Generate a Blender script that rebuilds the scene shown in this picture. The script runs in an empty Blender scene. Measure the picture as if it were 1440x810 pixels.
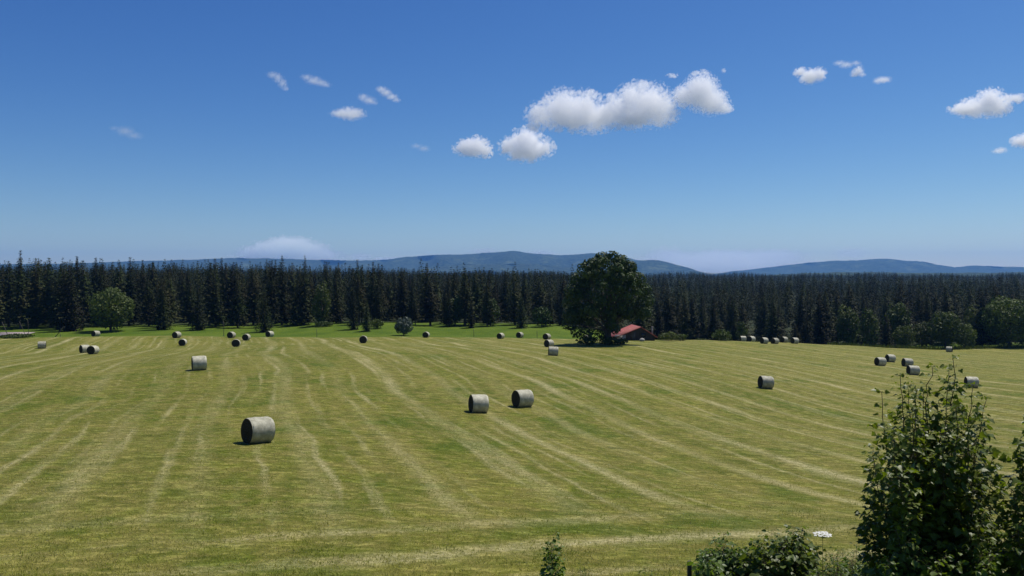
import bpy, bmesh, math, random
import numpy as np
from mathutils import Vector, Matrix
R = math.radians
rng = np.random.default_rng(7)
random.seed(7)

# ------------------------------------------------------------------ camera, sky, sun, exposure
sc = bpy.context.scene
col = sc.collection
HC = 20.0                      # eye height above the scene's zero
F = 1109.0                     # focal length in pixels of the 1440 wide frame
HOR = 388.0                    # row of the horizon
PITCH = math.atan((405.0 - HOR) / F)
cam_d = bpy.data.cameras.new('camera')
cam_d.sensor_width = 36.0
cam_d.lens = 36.0 * F / 1440.0
cam_d.clip_start = 0.1
cam_d.clip_end = 150000
cam = bpy.data.objects.new('camera', cam_d)
col.objects.link(cam)
cam.location = (0, 0, HC)
cam.rotation_euler = (R(90) - PITCH, 0, 0)
sc.camera = cam

SUN_AZ = 40.0                  # degrees forward of the +x axis
SUN_EL = 63.0
world = bpy.data.worlds.new('World')
sc.world = world
world.use_nodes = True
wt = world.node_tree
bg = wt.nodes['Background']
sky = wt.nodes.new('ShaderNodeTexSky')
sky.sky_type = 'NISHITA'
sky.sun_disc = False
sky.sun_elevation = R(SUN_EL)
sky.sun_rotation = R(90 - SUN_AZ)
sky.altitude = 1000
sky.air_density = 1.0
sky.dust_density = 0.8
sky.ozone_density = 3.0
# a clear mountain sky: deeper blue overhead, paler low down (one curve per channel of the sky's own light)
sp_ = wt.nodes.new('ShaderNodeSeparateColor'); cb_ = wt.nodes.new('ShaderNodeCombineColor')
wt.links.new(sky.outputs[0], sp_.inputs[0])
for ch, (gain, power, ref) in enumerate(((0.50, 1.62, 1.61), (0.95, 1.34, 2.8), (1.54, 0.95, 5.1))):
    d1 = wt.nodes.new('ShaderNodeMath'); d1.operation = 'DIVIDE'; d1.inputs[1].default_value = ref
    p1 = wt.nodes.new('ShaderNodeMath'); p1.operation = 'POWER'; p1.inputs[1].default_value = power
    m1 = wt.nodes.new('ShaderNodeMath'); m1.operation = 'MULTIPLY'; m1.inputs[1].default_value = gain * ref
    wt.links.new(sp_.outputs[ch], d1.inputs[0]); wt.links.new(d1.outputs[0], p1.inputs[0])
    wt.links.new(p1.outputs[0], m1.inputs[0]); wt.links.new(m1.outputs[0], cb_.inputs[ch])
# summer haze whitening the lowest few degrees of sky
tc_ = wt.nodes.new('ShaderNodeTexCoord'); sz_ = wt.nodes.new('ShaderNodeSeparateXYZ')
wt.links.new(tc_.outputs['Generated'], sz_.inputs[0])
ab_ = wt.nodes.new('ShaderNodeMath'); ab_.operation = 'ABSOLUTE'; wt.links.new(sz_.outputs[2], ab_.inputs[0])
dv_ = wt.nodes.new('ShaderNodeMath'); dv_.operation = 'MULTIPLY'; dv_.inputs[1].default_value = -1 / .055; wt.links.new(ab_.outputs[0], dv_.inputs[0])
ex_ = wt.nodes.new('ShaderNodeMath'); ex_.operation = 'EXPONENT'; wt.links.new(dv_.outputs[0], ex_.inputs[0])
mx_ = wt.nodes.new('ShaderNodeMix'); mx_.data_type = 'RGBA'; mx_.blend_type = 'ADD'
wt.links.new(ex_.outputs[0], mx_.inputs[0]); wt.links.new(cb_.outputs[0], mx_.inputs[6]); mx_.inputs[7].default_value = (2.9, 2.75, .8, 1)
wt.links.new(mx_.outputs[2], bg.inputs['Color'])
bg.inputs['Strength'].default_value = 0.06
sun_d = bpy.data.lights.new('sun', 'SUN')
sun_d.energy = 5.0
sun_d.angle = R(0.5)
sun_d.color = (1.0, 0.955, 0.88)
sun = bpy.data.objects.new('sun', sun_d)
col.objects.link(sun)
sdir = Vector((math.cos(R(SUN_EL)) * math.cos(R(SUN_AZ)), math.cos(R(SUN_EL)) * math.sin(R(SUN_AZ)), math.sin(R(SUN_EL))))
sun.rotation_euler = sdir.to_track_quat('Z', 'Y').to_euler()
sun.location = (60, 20, 120)
sc.view_settings.view_transform = 'Standard'
sc.view_settings.look = 'None'
sc.view_settings.gamma = 1
sc.view_settings.use_curve_mapping = False
sc.view_settings.exposure = 0.0
sc.render.engine = 'CYCLES'
cy = sc.cycles
cy.max_bounces = 48
cy.diffuse_bounces = 2
cy.glossy_bounces = 2
cy.transmission_bounces = 3
cy.volume_bounces = 48
cy.transparent_max_bounces = 8
cy.use_denoising = True
cy.volume_step_rate = 1.0
cy.volume_max_steps = 1024
cy.sample_clamp_indirect = 6

# ------------------------------------------------------------------ helpers
def tag(o, label=None, cat=None, group=None, kind=None):
    if label: o['label'] = label
    if cat: o['category'] = cat
    if group: o['group'] = group
    if kind: o['kind'] = kind
    return o

def link(o, parent=None):
    col.objects.link(o)
    if parent: o.parent = parent
    return o

def empty(name, loc=(0, 0, 0), rz=0):
    o = bpy.data.objects.new(name, None)
    o.empty_display_size = 0.3
    o.location = loc
    o.rotation_euler = (0, 0, rz)
    return link(o)

def mesh_np(name, v, f, mat=None, smooth=False):
    """v (n,3); f (m,k) of one face size k, or a list of such arrays"""
    fs = f if isinstance(f, list) else [f]
    me = bpy.data.meshes.new(name)
    v = np.asarray(v, dtype=np.float32)
    me.vertices.add(len(v))
    me.vertices.foreach_set('co', v.ravel())
    idx = np.concatenate([np.asarray(a, dtype=np.int32).ravel() for a in fs])
    tot = np.concatenate([np.full(len(a), np.asarray(a).shape[1], dtype=np.int32) for a in fs])
    st = np.concatenate([[0], np.cumsum(tot)[:-1]]).astype(np.int32)
    me.loops.add(len(idx))
    me.loops.foreach_set('vertex_index', idx)
    me.polygons.add(len(tot))
    me.polygons.foreach_set('loop_start', st)
    if smooth:
        me.polygons.foreach_set('use_smooth', np.ones(len(tot), dtype=bool))
    me.update(calc_edges=True)
    me.validate()
    if mat: me.materials.append(mat)
    return me

def obj(name, me, parent=None, loc=(0, 0, 0), rz=0):
    o = bpy.data.objects.new(name, me)
    o.location = loc
    o.rotation_euler = (0, 0, rz)
    return link(o, parent)

def copy_tree(root):
    r = root.copy(); col.objects.link(r)
    for ch in root.children:
        c = ch.copy(); col.objects.link(c); c.parent = r
        for g in ch.children:
            d = g.copy(); col.objects.link(d); d.parent = c
    return r

class Bag:
    """collects pieces of one mesh"""
    def __init__(s): s.v = []; s.f = {}; s.n = 0
    def add(s, v, f):
        v = np.asarray(v, float); f = np.asarray(f, int)
        s.v.append(v); s.f.setdefault(f.shape[1], []).append(f + s.n); s.n += len(v)
    def tube(s, pts, rad, n=7, cap=True):
        pts = [Vector(p) for p in pts]
        rings = []
        for i, p in enumerate(pts):
            d = (pts[min(i + 1, len(pts) - 1)] - pts[max(i - 1, 0)]).normalized()
            a = d.orthogonal().normalized() if abs(d.z) > .9 else d.cross(Vector((0, 0, 1))).normalized()
            if abs(d.z) > .9:
                a = (Vector((1, 0, 0)) - d * d.x).normalized()
            b = d.cross(a)
            for k in range(n):
                t = 2 * math.pi * k / n
                q = p + (a * math.cos(t) + b * math.sin(t)) * rad[i]
                rings.append(q[:])
        f = []
        for i in range(len(pts) - 1):
            for k in range(n):
                f.append((i * n + k, i * n + (k + 1) % n, (i + 1) * n + (k + 1) % n, (i + 1) * n + k))
        if cap:
            rings.append(pts[-1][:]); c = len(rings) - 1
            s.add(rings, f)
            base = s.n - len(rings)
            o = (len(pts) - 1) * n
            s.f.setdefault(3, []).append(np.array([(base + o + k, base + o + (k + 1) % n, base + c) for k in range(n)]))
        else:
            s.add(rings, f)
    def box(s, c, size, rz=0):
        x, y, z = [q / 2 for q in size]
        v = np.array([(sx * x, sy * y, sz * z) for sx in (-1, 1) for sy in (-1, 1) for sz in (-1, 1)])
        ca, sa = math.cos(rz), math.sin(rz)
        v = np.c_[v[:, 0] * ca - v[:, 1] * sa, v[:, 0] * sa + v[:, 1] * ca, v[:, 2]] + np.array(c)
        s.add(v, [(0, 1, 3, 2), (4, 6, 7, 5), (0, 4, 5, 1), (2, 3, 7, 6), (0, 2, 6, 4), (1, 5, 7, 3)])
    def mesh(s, name, mat, smooth=False):
        return mesh_np(name, np.concatenate(s.v), [np.concatenate(a) for a in s.f.values()], mat, smooth)

# ------------------------------------------------------------------ node helper
class NT:
    def __init__(s, name):
        s.mt = bpy.data.materials.new(name); s.mt.use_nodes = True
        s.t = s.mt.node_tree; s.t.nodes.clear()
        s.out = s.t.nodes.new('ShaderNodeOutputMaterial')
    def put(s, sock, val):
        if isinstance(val, bpy.types.NodeSocket): s.t.links.new(val, sock)
        else:
            if sock.type == 'RGBA' and not isinstance(val, (int, float)) and len(val) == 3: val = (*val, 1)
            sock.default_value = val
    def n(s, typ, ins=None, **props):
        nd = s.t.nodes.new(typ)
        for k, v in props.items(): setattr(nd, k, v)
        for k, v in (ins or {}).items(): s.put(nd.inputs[k], v)
        return nd
    def m(s, op, a, b=0.0, c=0.0, clamp=False):
        nd = s.n('ShaderNodeMath', {0: a, 1: b, 2: c}, operation=op, use_clamp=clamp)
        return nd.outputs[0]
    def vm(s, op, a, b=(0, 0, 0)):
        nd = s.n('ShaderNodeVectorMath', {0: a, 1: b}, operation=op)
        return nd.outputs['Value'] if op in ('LENGTH', 'DOT_PRODUCT', 'DISTANCE') else nd.outputs[0]
    def noise(s, vec, scale, detail=3, rough=.55, dist=0.0):
        nd = s.n('ShaderNodeTexNoise', {'Vector': vec, 'Scale': scale, 'Detail': detail, 'Roughness': rough, 'Distortion': dist})
        return nd.outputs[0]
    def ramp(s, fac, lo, hi, smooth=True, a=0.0, b=1.0):
        nd = s.n('ShaderNodeMapRange', {0: fac, 1: lo, 2: hi, 3: a, 4: b}, interpolation_type='SMOOTHSTEP' if smooth else 'LINEAR')
        return nd.outputs[0]
    def mix(s, fac, a, b, blend='MIX'):
        nd = s.t.nodes.new('ShaderNodeMix'); nd.data_type = 'RGBA'; nd.blend_type = blend
        s.put(nd.inputs[0], fac); s.put(nd.inputs[6], a); s.put(nd.inputs[7], b)
        return nd.outputs[2]
    def pos(s): return s.n('ShaderNodeNewGeometry').outputs['Position']
    def obc(s): return s.n('ShaderNodeTexCoord').outputs['Object']
    def rnd(s): return s.n('ShaderNodeObjectInfo').outputs['Random']
    def bsdf(s, **k):
        nd = s.n('ShaderNodeBsdfPrincipled', {kk.replace('_', ' '): v for kk, v in k.items()})
        return nd
    def surf(s, sh): s.t.links.new(sh, s.out.inputs['Surface']); return s.mt
    def bump(s, h, strength=.5, dist=.1):
        return s.n('ShaderNodeBump', {'Height': h, 'Strength': strength, 'Distance': dist}).outputs[0]

# ------------------------------------------------------------------ terrain
CT, ST = math.cos(PITCH), math.sin(PITCH)
def ray(px, py):
    u = (px - 720.0) / F; v = (405.0 - py) / F
    return np.array([u, CT + v * ST, -ST + v * CT])
def at(px, py, d):
    """the world point at pixel (px, py) and forward distance d"""
    r = ray(px, py)
    return np.array([0, 0, HC]) + r * (d / r[1])

ctrl = [  # pixel x, pixel y, distance
    (363, 622, 39), (673, 579, 57.6), (735, 571.5, 59), (1077, 546, 82), (280, 520, 72), (778, 500, 104), (773, 488, 135),
    (1284, 527, 107), (1238, 514, 119), (1276, 516, 123), (1252, 509, 130), (1367, 545, 92), (59, 490, 140), (130, 498, 115),
    (256, 487, 146), (332, 488, 125), (510, 483, 136), (0, 479, 158), (200, 477, 160), (400, 477, 162), (600, 477, 163),
    (850, 484, 140), (900, 482, 155), (1000, 481, 165), (1100, 484, 168), (1118, 483, 172), (1200, 487, 178), (1338, 495, 188),
    (1440, 491, 200), (1600, 492, 200), (-200, 480, 158), (0, 811, 20), (400, 812, 20), (720, 812, 20), (1000, 812, 20.2), (1200, 814, 20.5), (1440, 816, 21),
    (0, 640, 38), (-200, 560, 60), (-200, 640, 36), (1640, 560, 80), (1640, 640, 50), (1250, 600, 64), (1100, 680, 38), (1440, 620, 55), (900, 680, 36), (100, 560, 57),
]
CP = np.array([at(*c) for c in ctrl])
def _tps_fit(P, z, lam):
    n = len(P)
    r = np.hypot(P[:, None, 0] - P[None, :, 0], P[:, None, 1] - P[None, :, 1])
    K = np.where(r > 0, r * r * np.log(np.maximum(r, 1e-9)), 0) + lam * np.eye(n)
    A = np.zeros((n + 3, n + 3)); A[:n, :n] = K; A[:n, n] = 1; A[:n, n + 1:] = P; A[n:, :n] = A[:n, n:].T
    return np.linalg.solve(A, np.r_[z, 0, 0, 0])
W = _tps_fit(CP[:, :2], CP[:, 2], 60.0)
def _tps(x, y):
    out = np.zeros_like(x) + W[-3] + W[-2] * x + W[-1] * y
    for (cx, cy_), w in zip(CP[:, :2], W[:-3]):
        r2 = (x - cx) ** 2 + (y - cy_) ** 2
        out += w * 0.5 * r2 * np.log(np.maximum(r2, 1e-9))
    return out
def sstep(a, b, x):
    t = np.clip((x - a) / (b - a), 0, 1); return t * t * (3 - 2 * t)
def T(x, y):
    x = np.asarray(x, float); y = np.asarray(y, float)
    yy = np.maximum(y, 20.0)
    xs = np.clip(x, -0.9 * yy - 6, 0.9 * yy + 6)
    px = 720 + F * x / np.maximum(yy, 1)
    lim = np.interp(px, [0, 400, 850, 1000, 1200, 1440], [166, 166, 166, 170, 182, 200])
    z = _tps(xs, np.minimum(yy, lim))
    # beyond the crest: a small drop and a flat meadow on the left, a hollow on the right
    dip = np.interp(px, [0, 500, 780, 920, 1150, 1300, 1440], [-1.4, -1.3, -1.6, -4.5, -4.0, -1.0, -0.6])
    z = z + dip * sstep(0, 26, y - lim)
    z = z + 1.25 * sstep(178, 213, y) * np.interp(px, [0, 120, 360, 460, 800, 860, 900], [.3, .3, .45, 1, 1, .6, 0])
    # embankment under the camera
    z = z + np.where(y < 20, (20 - np.maximum(y, -40)) * 0.29, 0)
    # far ground: canopy height less the height of the trees
    d = np.maximum(y, 200)
    cl = np.interp(d, [200, 300, 700, 1200, 2000], [5.0, 4.0, 6.5, 7.0, 6.0])
    cm = np.interp(d, [200, 300, 700, 1200, 2000], [1.0, 1.5, 4.5, 5.0, 5.0])
    cr = np.interp(d, [200, 300, 450, 700, 1200, 2000], [-4.0, -4.0, -3.2, -1.2, 4.5, 7.0])
    t1 = sstep(250, 650, px); t2 = sstep(760, 960, px)
    can = cl * (1 - t1) + cm * t1
    can = can * (1 - t2) + cr * t2
    zf = HC + can - 16.5
    roll = np.sin(y / 95.0 + x / 260.0 + 1.3 * np.sin(x / 190.0)) * np.interp(d, [300, 420, 900, 2000], [0, 2.2, 5.5, 8.0])
    zf = zf + roll * (.45 + .55 * t2)
    far2 = HC - 10 + 4 * np.sin(x / 700.0) * np.sin(y / 900.0 + 1)
    zf = zf * (1 - sstep(1500, 2400, y)) + far2 * sstep(1500, 2400, y)
    k = sstep(222, 300, y)
    z = z * (1 - k) + zf * k
    und = 0.10 * np.sin(x / 9.0 + 0.4 * np.sin(y / 13)) * np.sin(y / 11.0 + 1.3) + 0.05 * np.sin(x / 3.7 + y / 5.1)
    return z + und * sstep(20, 35, y) * (1 - sstep(300, 500, y))
def T1(x, y): return float(T(np.array([x]), np.array([y]))[0])
def hit(px, py, dmax=205):
    """where the ray through a pixel meets the ground"""
    r = ray(px, py); r = r / r[1]
    d = np.linspace(15, dmax, 4000)
    g = T(r[0] * d, d) - (HC + r[2] * d)
    i = np.argmax(g > 0) if (g > 0).any() else len(d) - 1
    return np.array([r[0] * d[i], d[i], T1(r[0] * d[i], d[i])])
def on(px, d):
    x = (px - 720) / F * d
    return np.array([x, d, T1(x, d)])
def row_of(z, d): return HOR + (HC - z) / d * F
def height_to(px, d, py):
    return at(px, py, d)[2] - on(px, d)[2]

# ------------------------------------------------------------------ materials
def mat_ground():
    s = NT('meadow_ground'); p = s.pos()
    sx = s.n('ShaderNodeSeparateXYZ', {0: p}); X, Y = sx.outputs[0], sx.outputs[1]
    w1 = s.m('SUBTRACT', s.noise(p, 0.014, 2), .5)
    w2 = s.m('SUBTRACT', s.noise(p, 0.10, 2), .5)
    w3 = s.m('SUBTRACT', s.noise(p, 0.9, 2), .5)
    u = s.m('ADD', s.m('MULTIPLY', X, .95), s.m('MULTIPLY', Y, .312))
    u = s.m('ADD', u, s.m('MULTIPLY', w1, 9.0))
    u = s.m('ADD', u, s.m('MULTIPLY', w2, 1.0))
    u = s.m('ADD', u, s.m('MULTIPLY', w3, .4))
    # headland: swaths run across in front
    v = s.m('ADD', s.m('SUBTRACT', Y, s.m('MULTIPLY', X, .42)), s.m('MULTIPLY', w1, 12.0))
    v = s.m('ADD', v, s.m('ADD', s.m('MULTIPLY', w2, 2.4), s.m('MULTIPLY', w3, .9)))
    head = s.ramp(s.m('ADD', s.m('SUBTRACT', Y, s.m('MULTIPLY', X, .30)), s.m('ADD', s.m('MULTIPLY', w1, 12), s.m('MULTIPLY', w2, 7))), 21.5, 31, a=1, b=0)
    def lines(c, spacing, width, off=0.0):
        t = s.m('FRACT', s.m('ADD', s.m('DIVIDE', c, spacing), off))
        dd = s.m('ABSOLUTE', s.m('SUBTRACT', t, .5))
        return s.ramp(dd, width, 0.0)
    # noise stretched along the swaths so that they break up
    def streak(c, d, sc_, k):
        cv = s.n('ShaderNodeCombineXYZ', {0: s.m('MULTIPLY', c, sc_), 1: s.m('MULTIPLY', d, sc_ * k), 2: 0.0}).outputs[0]
        return s.noise(cv, 1.0, 4, .6)
    al = s.m('ADD', s.m('MULTIPLY', X, -.289), s.m('MULTIPLY', Y, .957))
    brk = s.ramp(streak(u, al, .34, .14), .44, .70)
    row = s.n('ShaderNodeTexWhiteNoise', {'W': s.m('FLOOR', s.m('DIVIDE', u, 4.6))}, noise_dimensions='1D').outputs['Value']
    row = s.m('ADD', .35, s.m('MULTIPLY', row, .65))
    stripe = s.m('ADD', .5, s.m('MULTIPLY', s.m('SINE', s.m('MULTIPLY', u, 2 * math.pi / 9.2)), .5))
    brk2 = s.ramp(streak(v, X, .35, .16), .36, .58)
    l1 = s.m('MULTIPLY', s.m('MULTIPLY', lines(u, 4.6, .21), s.m('ADD', .24, s.m('MULTIPLY', brk, .70))), row)
    l2 = s.m('MULTIPLY', lines(u, 1.31, .36, .3), s.m('MULTIPLY', s.ramp(streak(u, al, .8, .05), .46, .70), .62))
    lf = s.m('MAXIMUM', l1, l2)
    lh = s.m('MULTIPLY', s.m('MULTIPLY', lines(v, 3.6, .30, .2), brk2), .8)
    ln = s.n('ShaderNodeMix', {0: head, 2: lf, 3: lh}, data_type='FLOAT').outputs[0]
    bandf = s.n('ShaderNodeMix', {0: head, 2: s.ramp(streak(u, al, .16, .12), .40, .60), 3: s.ramp(streak(v, X, .26, .2), .40, .60)}, data_type='FLOAT').outputs[0]
    blot = s.ramp(s.noise(p, .11, 6, .66), .36, .64)
    fine = s.ramp(s.noise(p, 6.0, 4, .75), .30, .70)
    clump = s.ramp(s.noise(s.vm('MULTIPLY', p, (.62, 1.25, 1)), 2.3, 5, .74), .36, .64)
    mid = s.ramp(s.noise(p, .75, 5, .74), .38, .62)
    base = s.mix(blot, (0.100, 0.142, 0.006), (0.215, 0.222, 0.024))
    base = s.mix(s.m('MULTIPLY', s.m('MULTIPLY', stripe, s.m('SUBTRACT', 1, head)), .34), base, (0.085, 0.135, 0.004))
    base = s.mix(s.m('MULTIPLY', bandf, .55), base, (0.285, 0.265, 0.062))
    base = s.mix(s.m('MULTIPLY', mid, .60), base, (0.300, 0.240, 0.075))
    dk = s.ramp(s.noise(s.vm('MULTIPLY', p, (.5, 1, 1)), .9, 6, .75), .50, .66)
    base = s.mix(s.m('MULTIPLY', dk, .75), base, (0.070, 0.095, 0.003))
    green = s.ramp(s.noise(p, .17, 4, .65), .54, .68)
    base = s.mix(s.m('MULTIPLY', green, .80), base, (0.078, 0.132, 0.003))
    hay = s.mix(fine, (0.32, 0.285, 0.13), (0.53, 0.475, 0.26))
    c = s.mix(s.m('MULTIPLY', s.m('SUBTRACT', clump, .45), .45, clamp=True), base, (0.37, 0.35, 0.10))
    c = s.mix(s.m('MULTIPLY', s.m('SUBTRACT', 1, clump), .50), c, (0.046, 0.058, 0.003))
    c = s.mix(s.m('MULTIPLY', s.m('SUBTRACT', 1, fine), .36), c, (0.038, 0.048, 0.004))
    c = s.mix(s.m('MULTIPLY', ln, s.ramp(s.m('ADD', fine, clump), .1, 1.5, a=.45, b=1.0), clamp=True), c, hay)
    # uncut, greener grass beyond the crest and at the foot of the bank
    at_ = s.n('ShaderNodeAttribute', attribute_name='cut').outputs['Fac']
    uncut = s.mix(s.ramp(s.noise(p, .12, 4, .6), .35, .65), (0.075, 0.130, 0.006), (0.120, 0.175, 0.012))
    uncut = s.mix(s.m('MULTIPLY', s.m('SUBTRACT', 1, fine), .35), uncut, (0.03, 0.05, 0.01))
    c = s.mix(1.0, c, (1.16, 1.14, 1.10), 'MULTIPLY')
    c = s.mix(at_, uncut, c)
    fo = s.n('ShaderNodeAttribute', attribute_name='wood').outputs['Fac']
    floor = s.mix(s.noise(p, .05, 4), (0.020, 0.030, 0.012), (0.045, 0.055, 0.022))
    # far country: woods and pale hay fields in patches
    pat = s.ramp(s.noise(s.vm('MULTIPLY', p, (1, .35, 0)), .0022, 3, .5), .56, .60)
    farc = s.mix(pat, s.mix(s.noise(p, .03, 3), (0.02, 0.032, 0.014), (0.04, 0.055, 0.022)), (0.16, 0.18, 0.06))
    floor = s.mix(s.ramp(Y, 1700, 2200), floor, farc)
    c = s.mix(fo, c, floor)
    h = s.m('ADD', s.m('MULTIPLY', fine, .05), s.m('ADD', s.m('MULTIPLY', clump, .10), s.m('MULTIPLY', ln, .06)))
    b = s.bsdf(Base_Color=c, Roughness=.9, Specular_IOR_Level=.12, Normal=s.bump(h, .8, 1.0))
    return s.surf(b.outputs[0])

def mat_foliage(name, c1, c2, c3, scale=.8, transl=.25, rough=.55, spec=.3, rscale=.5, tint=False):
    s = NT(name); p = s.pos()
    n1 = s.ramp(s.noise(p, scale, 3), .3, .7)
    n2 = s.ramp(s.noise(p, scale * .18, 2), .35, .65)
    c = s.mix(n1, c1, c2)
    c = s.mix(s.m('MULTIPLY', n2, .6), c, c3)
    r = s.n('ShaderNodeAttribute', attribute_name='tint').outputs['Fac'] if tint else s.rnd()
    val = s.m('ADD', 1 - rscale / 2, s.m('MULTIPLY', r, rscale))
    hsv = s.n('ShaderNodeHueSaturation', {'Value': val, 'Color': c, 'Hue': s.m('ADD', .488, s.m('MULTIPLY', s.m('FRACT', s.m('MULTIPLY', r, 7.3)), .024))})
    c = hsv.outputs[0]
    b = s.bsdf(Base_Color=c, Roughness=rough, Specular_IOR_Level=spec)
    tr = s.n('ShaderNodeBsdfTranslucent', {'Color': s.mix(1.0, c, (1.3, 1.35, .5), 'MULTIPLY')})
    mx = s.n('ShaderNodeMixShader', {0: transl, 1: b.outputs[0], 2: tr.outputs[0]})
    return s.surf(mx.outputs[0])

def mat_plain(name, c1, c2, scale=6.0, rough=.8, stretch=(1, 1, 1), bump=.3, spec=.25):
    s = NT(name); o = s.vm('MULTIPLY', s.obc(), stretch)
    n = s.noise(o, scale, 5, .65)
    c = s.mix(s.ramp(n, .32, .68), c1, c2)
    b = s.bsdf(Base_Color=c, Roughness=rough, Specular_IOR_Level=spec, Normal=s.bump(n, bump, .05))
    return s.surf(b.outputs[0])

M_GROUND = mat_ground()
M_SPRUCE = mat_foliage('spruce_needles', (0.009, 0.016, 0.003), (0.036, 0.050, 0.011), (0.036, 0.027, 0.010), .9, .05, .7, .08, 1.3)
M_SPRUCE_FAR = mat_foliage('distant_spruce_needles', (0.011, 0.019, 0.005), (0.033, 0.046, 0.013), (0.033, 0.027, 0.012), .25, .05, .7, .06, 1.3, True)
M_BARK = mat_plain('spruce_bark', (0.045, 0.036, 0.028), (0.09, 0.075, 0.06), 4, .9, (1, 1, .3), .6)
M_LEAF = mat_foliage('broad_leaves', (0.026, 0.046, 0.008), (0.068, 0.096, 0.016), (0.092, 0.115, 0.022), .6, .22, .6, .2, .4)
M_LINDEN = mat_foliage('maple_crown_leaves', (0.020, 0.036, 0.006), (0.058, 0.086, 0.015), (0.042, 0.066, 0.011), .5, .15, .6, .2, .1)
M_WILLOW = mat_foliage('willow_leaves', (0.055, 0.075, 0.058), (0.10, 0.125, 0.10), (0.07, 0.09, 0.07), .9, .15, .5, .3, .1)
M_MAPLE = mat_foliage('young_maple_leaves', (0.055, 0.092, 0.009), (0.135, 0.190, 0.020), (0.160, 0.210, 0.028), 6, .40, .45, .35, .2)
M_HAZEL = mat_foliage('shrub_leaves', (0.070, 0.11, 0.016), (0.14, 0.20, 0.034), (0.16, 0.21, 0.044), 7, .40, .46, .35, .3)
M_TWIG = mat_plain('twig_bark', (0.05, 0.04, 0.025), (0.10, 0.085, 0.05), 14, .8, (1, 1, .4), .3)
M_WOOD = mat_plain('weathered_wood', (0.05, 0.042, 0.034), (0.12, 0.105, 0.09), 8, .85, (1, 1, .12), .5)

def mat_bale_side():
    s = NT('net_wrapped_hay'); o = s.obc()
    st = s.noise(s.vm('MULTIPLY', o, (30, 3, 3)), 1.0, 4, .6)       # wrap lines run round the roll
    bl = s.noise(o, 3.2, 4, .65)
    fi = s.noise(o, 38, 3, .7)
    c = s.mix(s.ramp(bl, .35, .68), (0.32, 0.305, 0.215), (0.47, 0.45, 0.33))
    c = s.mix(s.m('MULTIPLY', s.ramp(st, .52, .72), .55), c, (0.17, 0.16, 0.11))
    c = s.mix(s.m('MULTIPLY', s.ramp(s.noise(s.vm('MULTIPLY', o, (4, 22, 22)), 1.6, 4, .7), .52, .72), .45), c, (0.19, 0.175, 0.10))
    c = s.mix(s.m('MULTIPLY', s.ramp(fi, .52, .72), .45), c, (0.58, 0.555, 0.45))
    r = s.rnd()
    c = s.n('ShaderNodeHueSaturation', {'Color': c, 'Value': s.m('ADD', .85, s.m('MULTIPLY', r, .3))}).outputs[0]
    b = s.bsdf(Base_Color=c, Roughness=.6, Specular_IOR_Level=.3, Normal=s.bump(s.m('ADD', st, s.m('MULTIPLY', fi, .6)), .5, .03))
    return s.surf(b.outputs[0])
def mat_bale_end():
    s = NT('shade_dark_hay_end'); o = s.obc()
    sp = s.n('ShaderNodeSeparateXYZ', {0: o})
    rr = s.m('SQRT', s.m('ADD', s.m('POWER', sp.outputs[1], 2), s.m('POWER', sp.outputs[2], 2)))
    ang = s.m('ARCTAN2', sp.outputs[2], sp.outputs[1])
    t = s.m('ADD', s.m('MULTIPLY', rr, 85), ang)
    t = s.m('ADD', t, s.m('MULTIPLY', s.noise(o, 6, 3), 4))
    wv = s.m('SINE', t)
    fi = s.noise(o, 30, 4, .7)
    c = s.mix(s.ramp(fi, .3, .7), (0.022, 0.021, 0.013), (0.075, 0.07, 0.042))  # hay tone darkened well below the roll's, putting the ends' shade into the colour
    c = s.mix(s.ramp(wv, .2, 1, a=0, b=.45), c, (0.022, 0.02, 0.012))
    b = s.bsdf(Base_Color=c, Roughness=.9, Specular_IOR_Level=.1, Normal=s.bump(s.m('ADD', wv, s.m('MULTIPLY', fi, 2)), .6, .02))
    return s.surf(b.outputs[0])
M_BALE, M_BALE_END = mat_bale_side(), mat_bale_end()

# ------------------------------------------------------------------ ground sheet
def build_ground():
    d = [-30]
    while d[-1] < 11500:
        y = d[-1]
        d.append(y + (2.0 if y < 15 else 1.0 if y < 60 else 1.6 if y < 230 else max(3.0, y * .02)))
    d = np.array(d)
    t = np.linspace(-1.15, 1.15, 241)
    Y, TT = np.meshgrid(d, t, indexing='ij')
    X = TT * (np.maximum(Y, -10) + 45)
    Z = T(X.ravel(), Y.ravel()).reshape(X.shape)
    v = np.c_[X.ravel(), Y.ravel(), Z.ravel()]
    n, m = X.shape
    i = np.arange(n * m).reshape(n, m)
    f = np.c_[i[:-1, :-1].ravel(), i[:-1, 1:].ravel(), i[1:, 1:].ravel(), i[1:, :-1].ravel()]
    me = mesh_np('meadow', v, f, M_GROUND, True)
    px = 720 + F * X / np.maximum(Y, 10)
    lim = np.interp(px, [0, 400, 850, 1000, 1200, 1440], [168, 168, 168, 172, 186, 204])
    cut = (1 - sstep(0, 5, Y - lim)) * sstep(17.5, 19.5, Y)
    wood = sstep(220, 232, Y)
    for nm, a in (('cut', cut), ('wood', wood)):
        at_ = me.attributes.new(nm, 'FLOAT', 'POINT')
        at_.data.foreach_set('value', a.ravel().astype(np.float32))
    return tag(obj('meadow', me), 'mown hay meadow sloping down from the bank towards the spruce forest', 'meadow', kind='structure')
build_ground()

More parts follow.
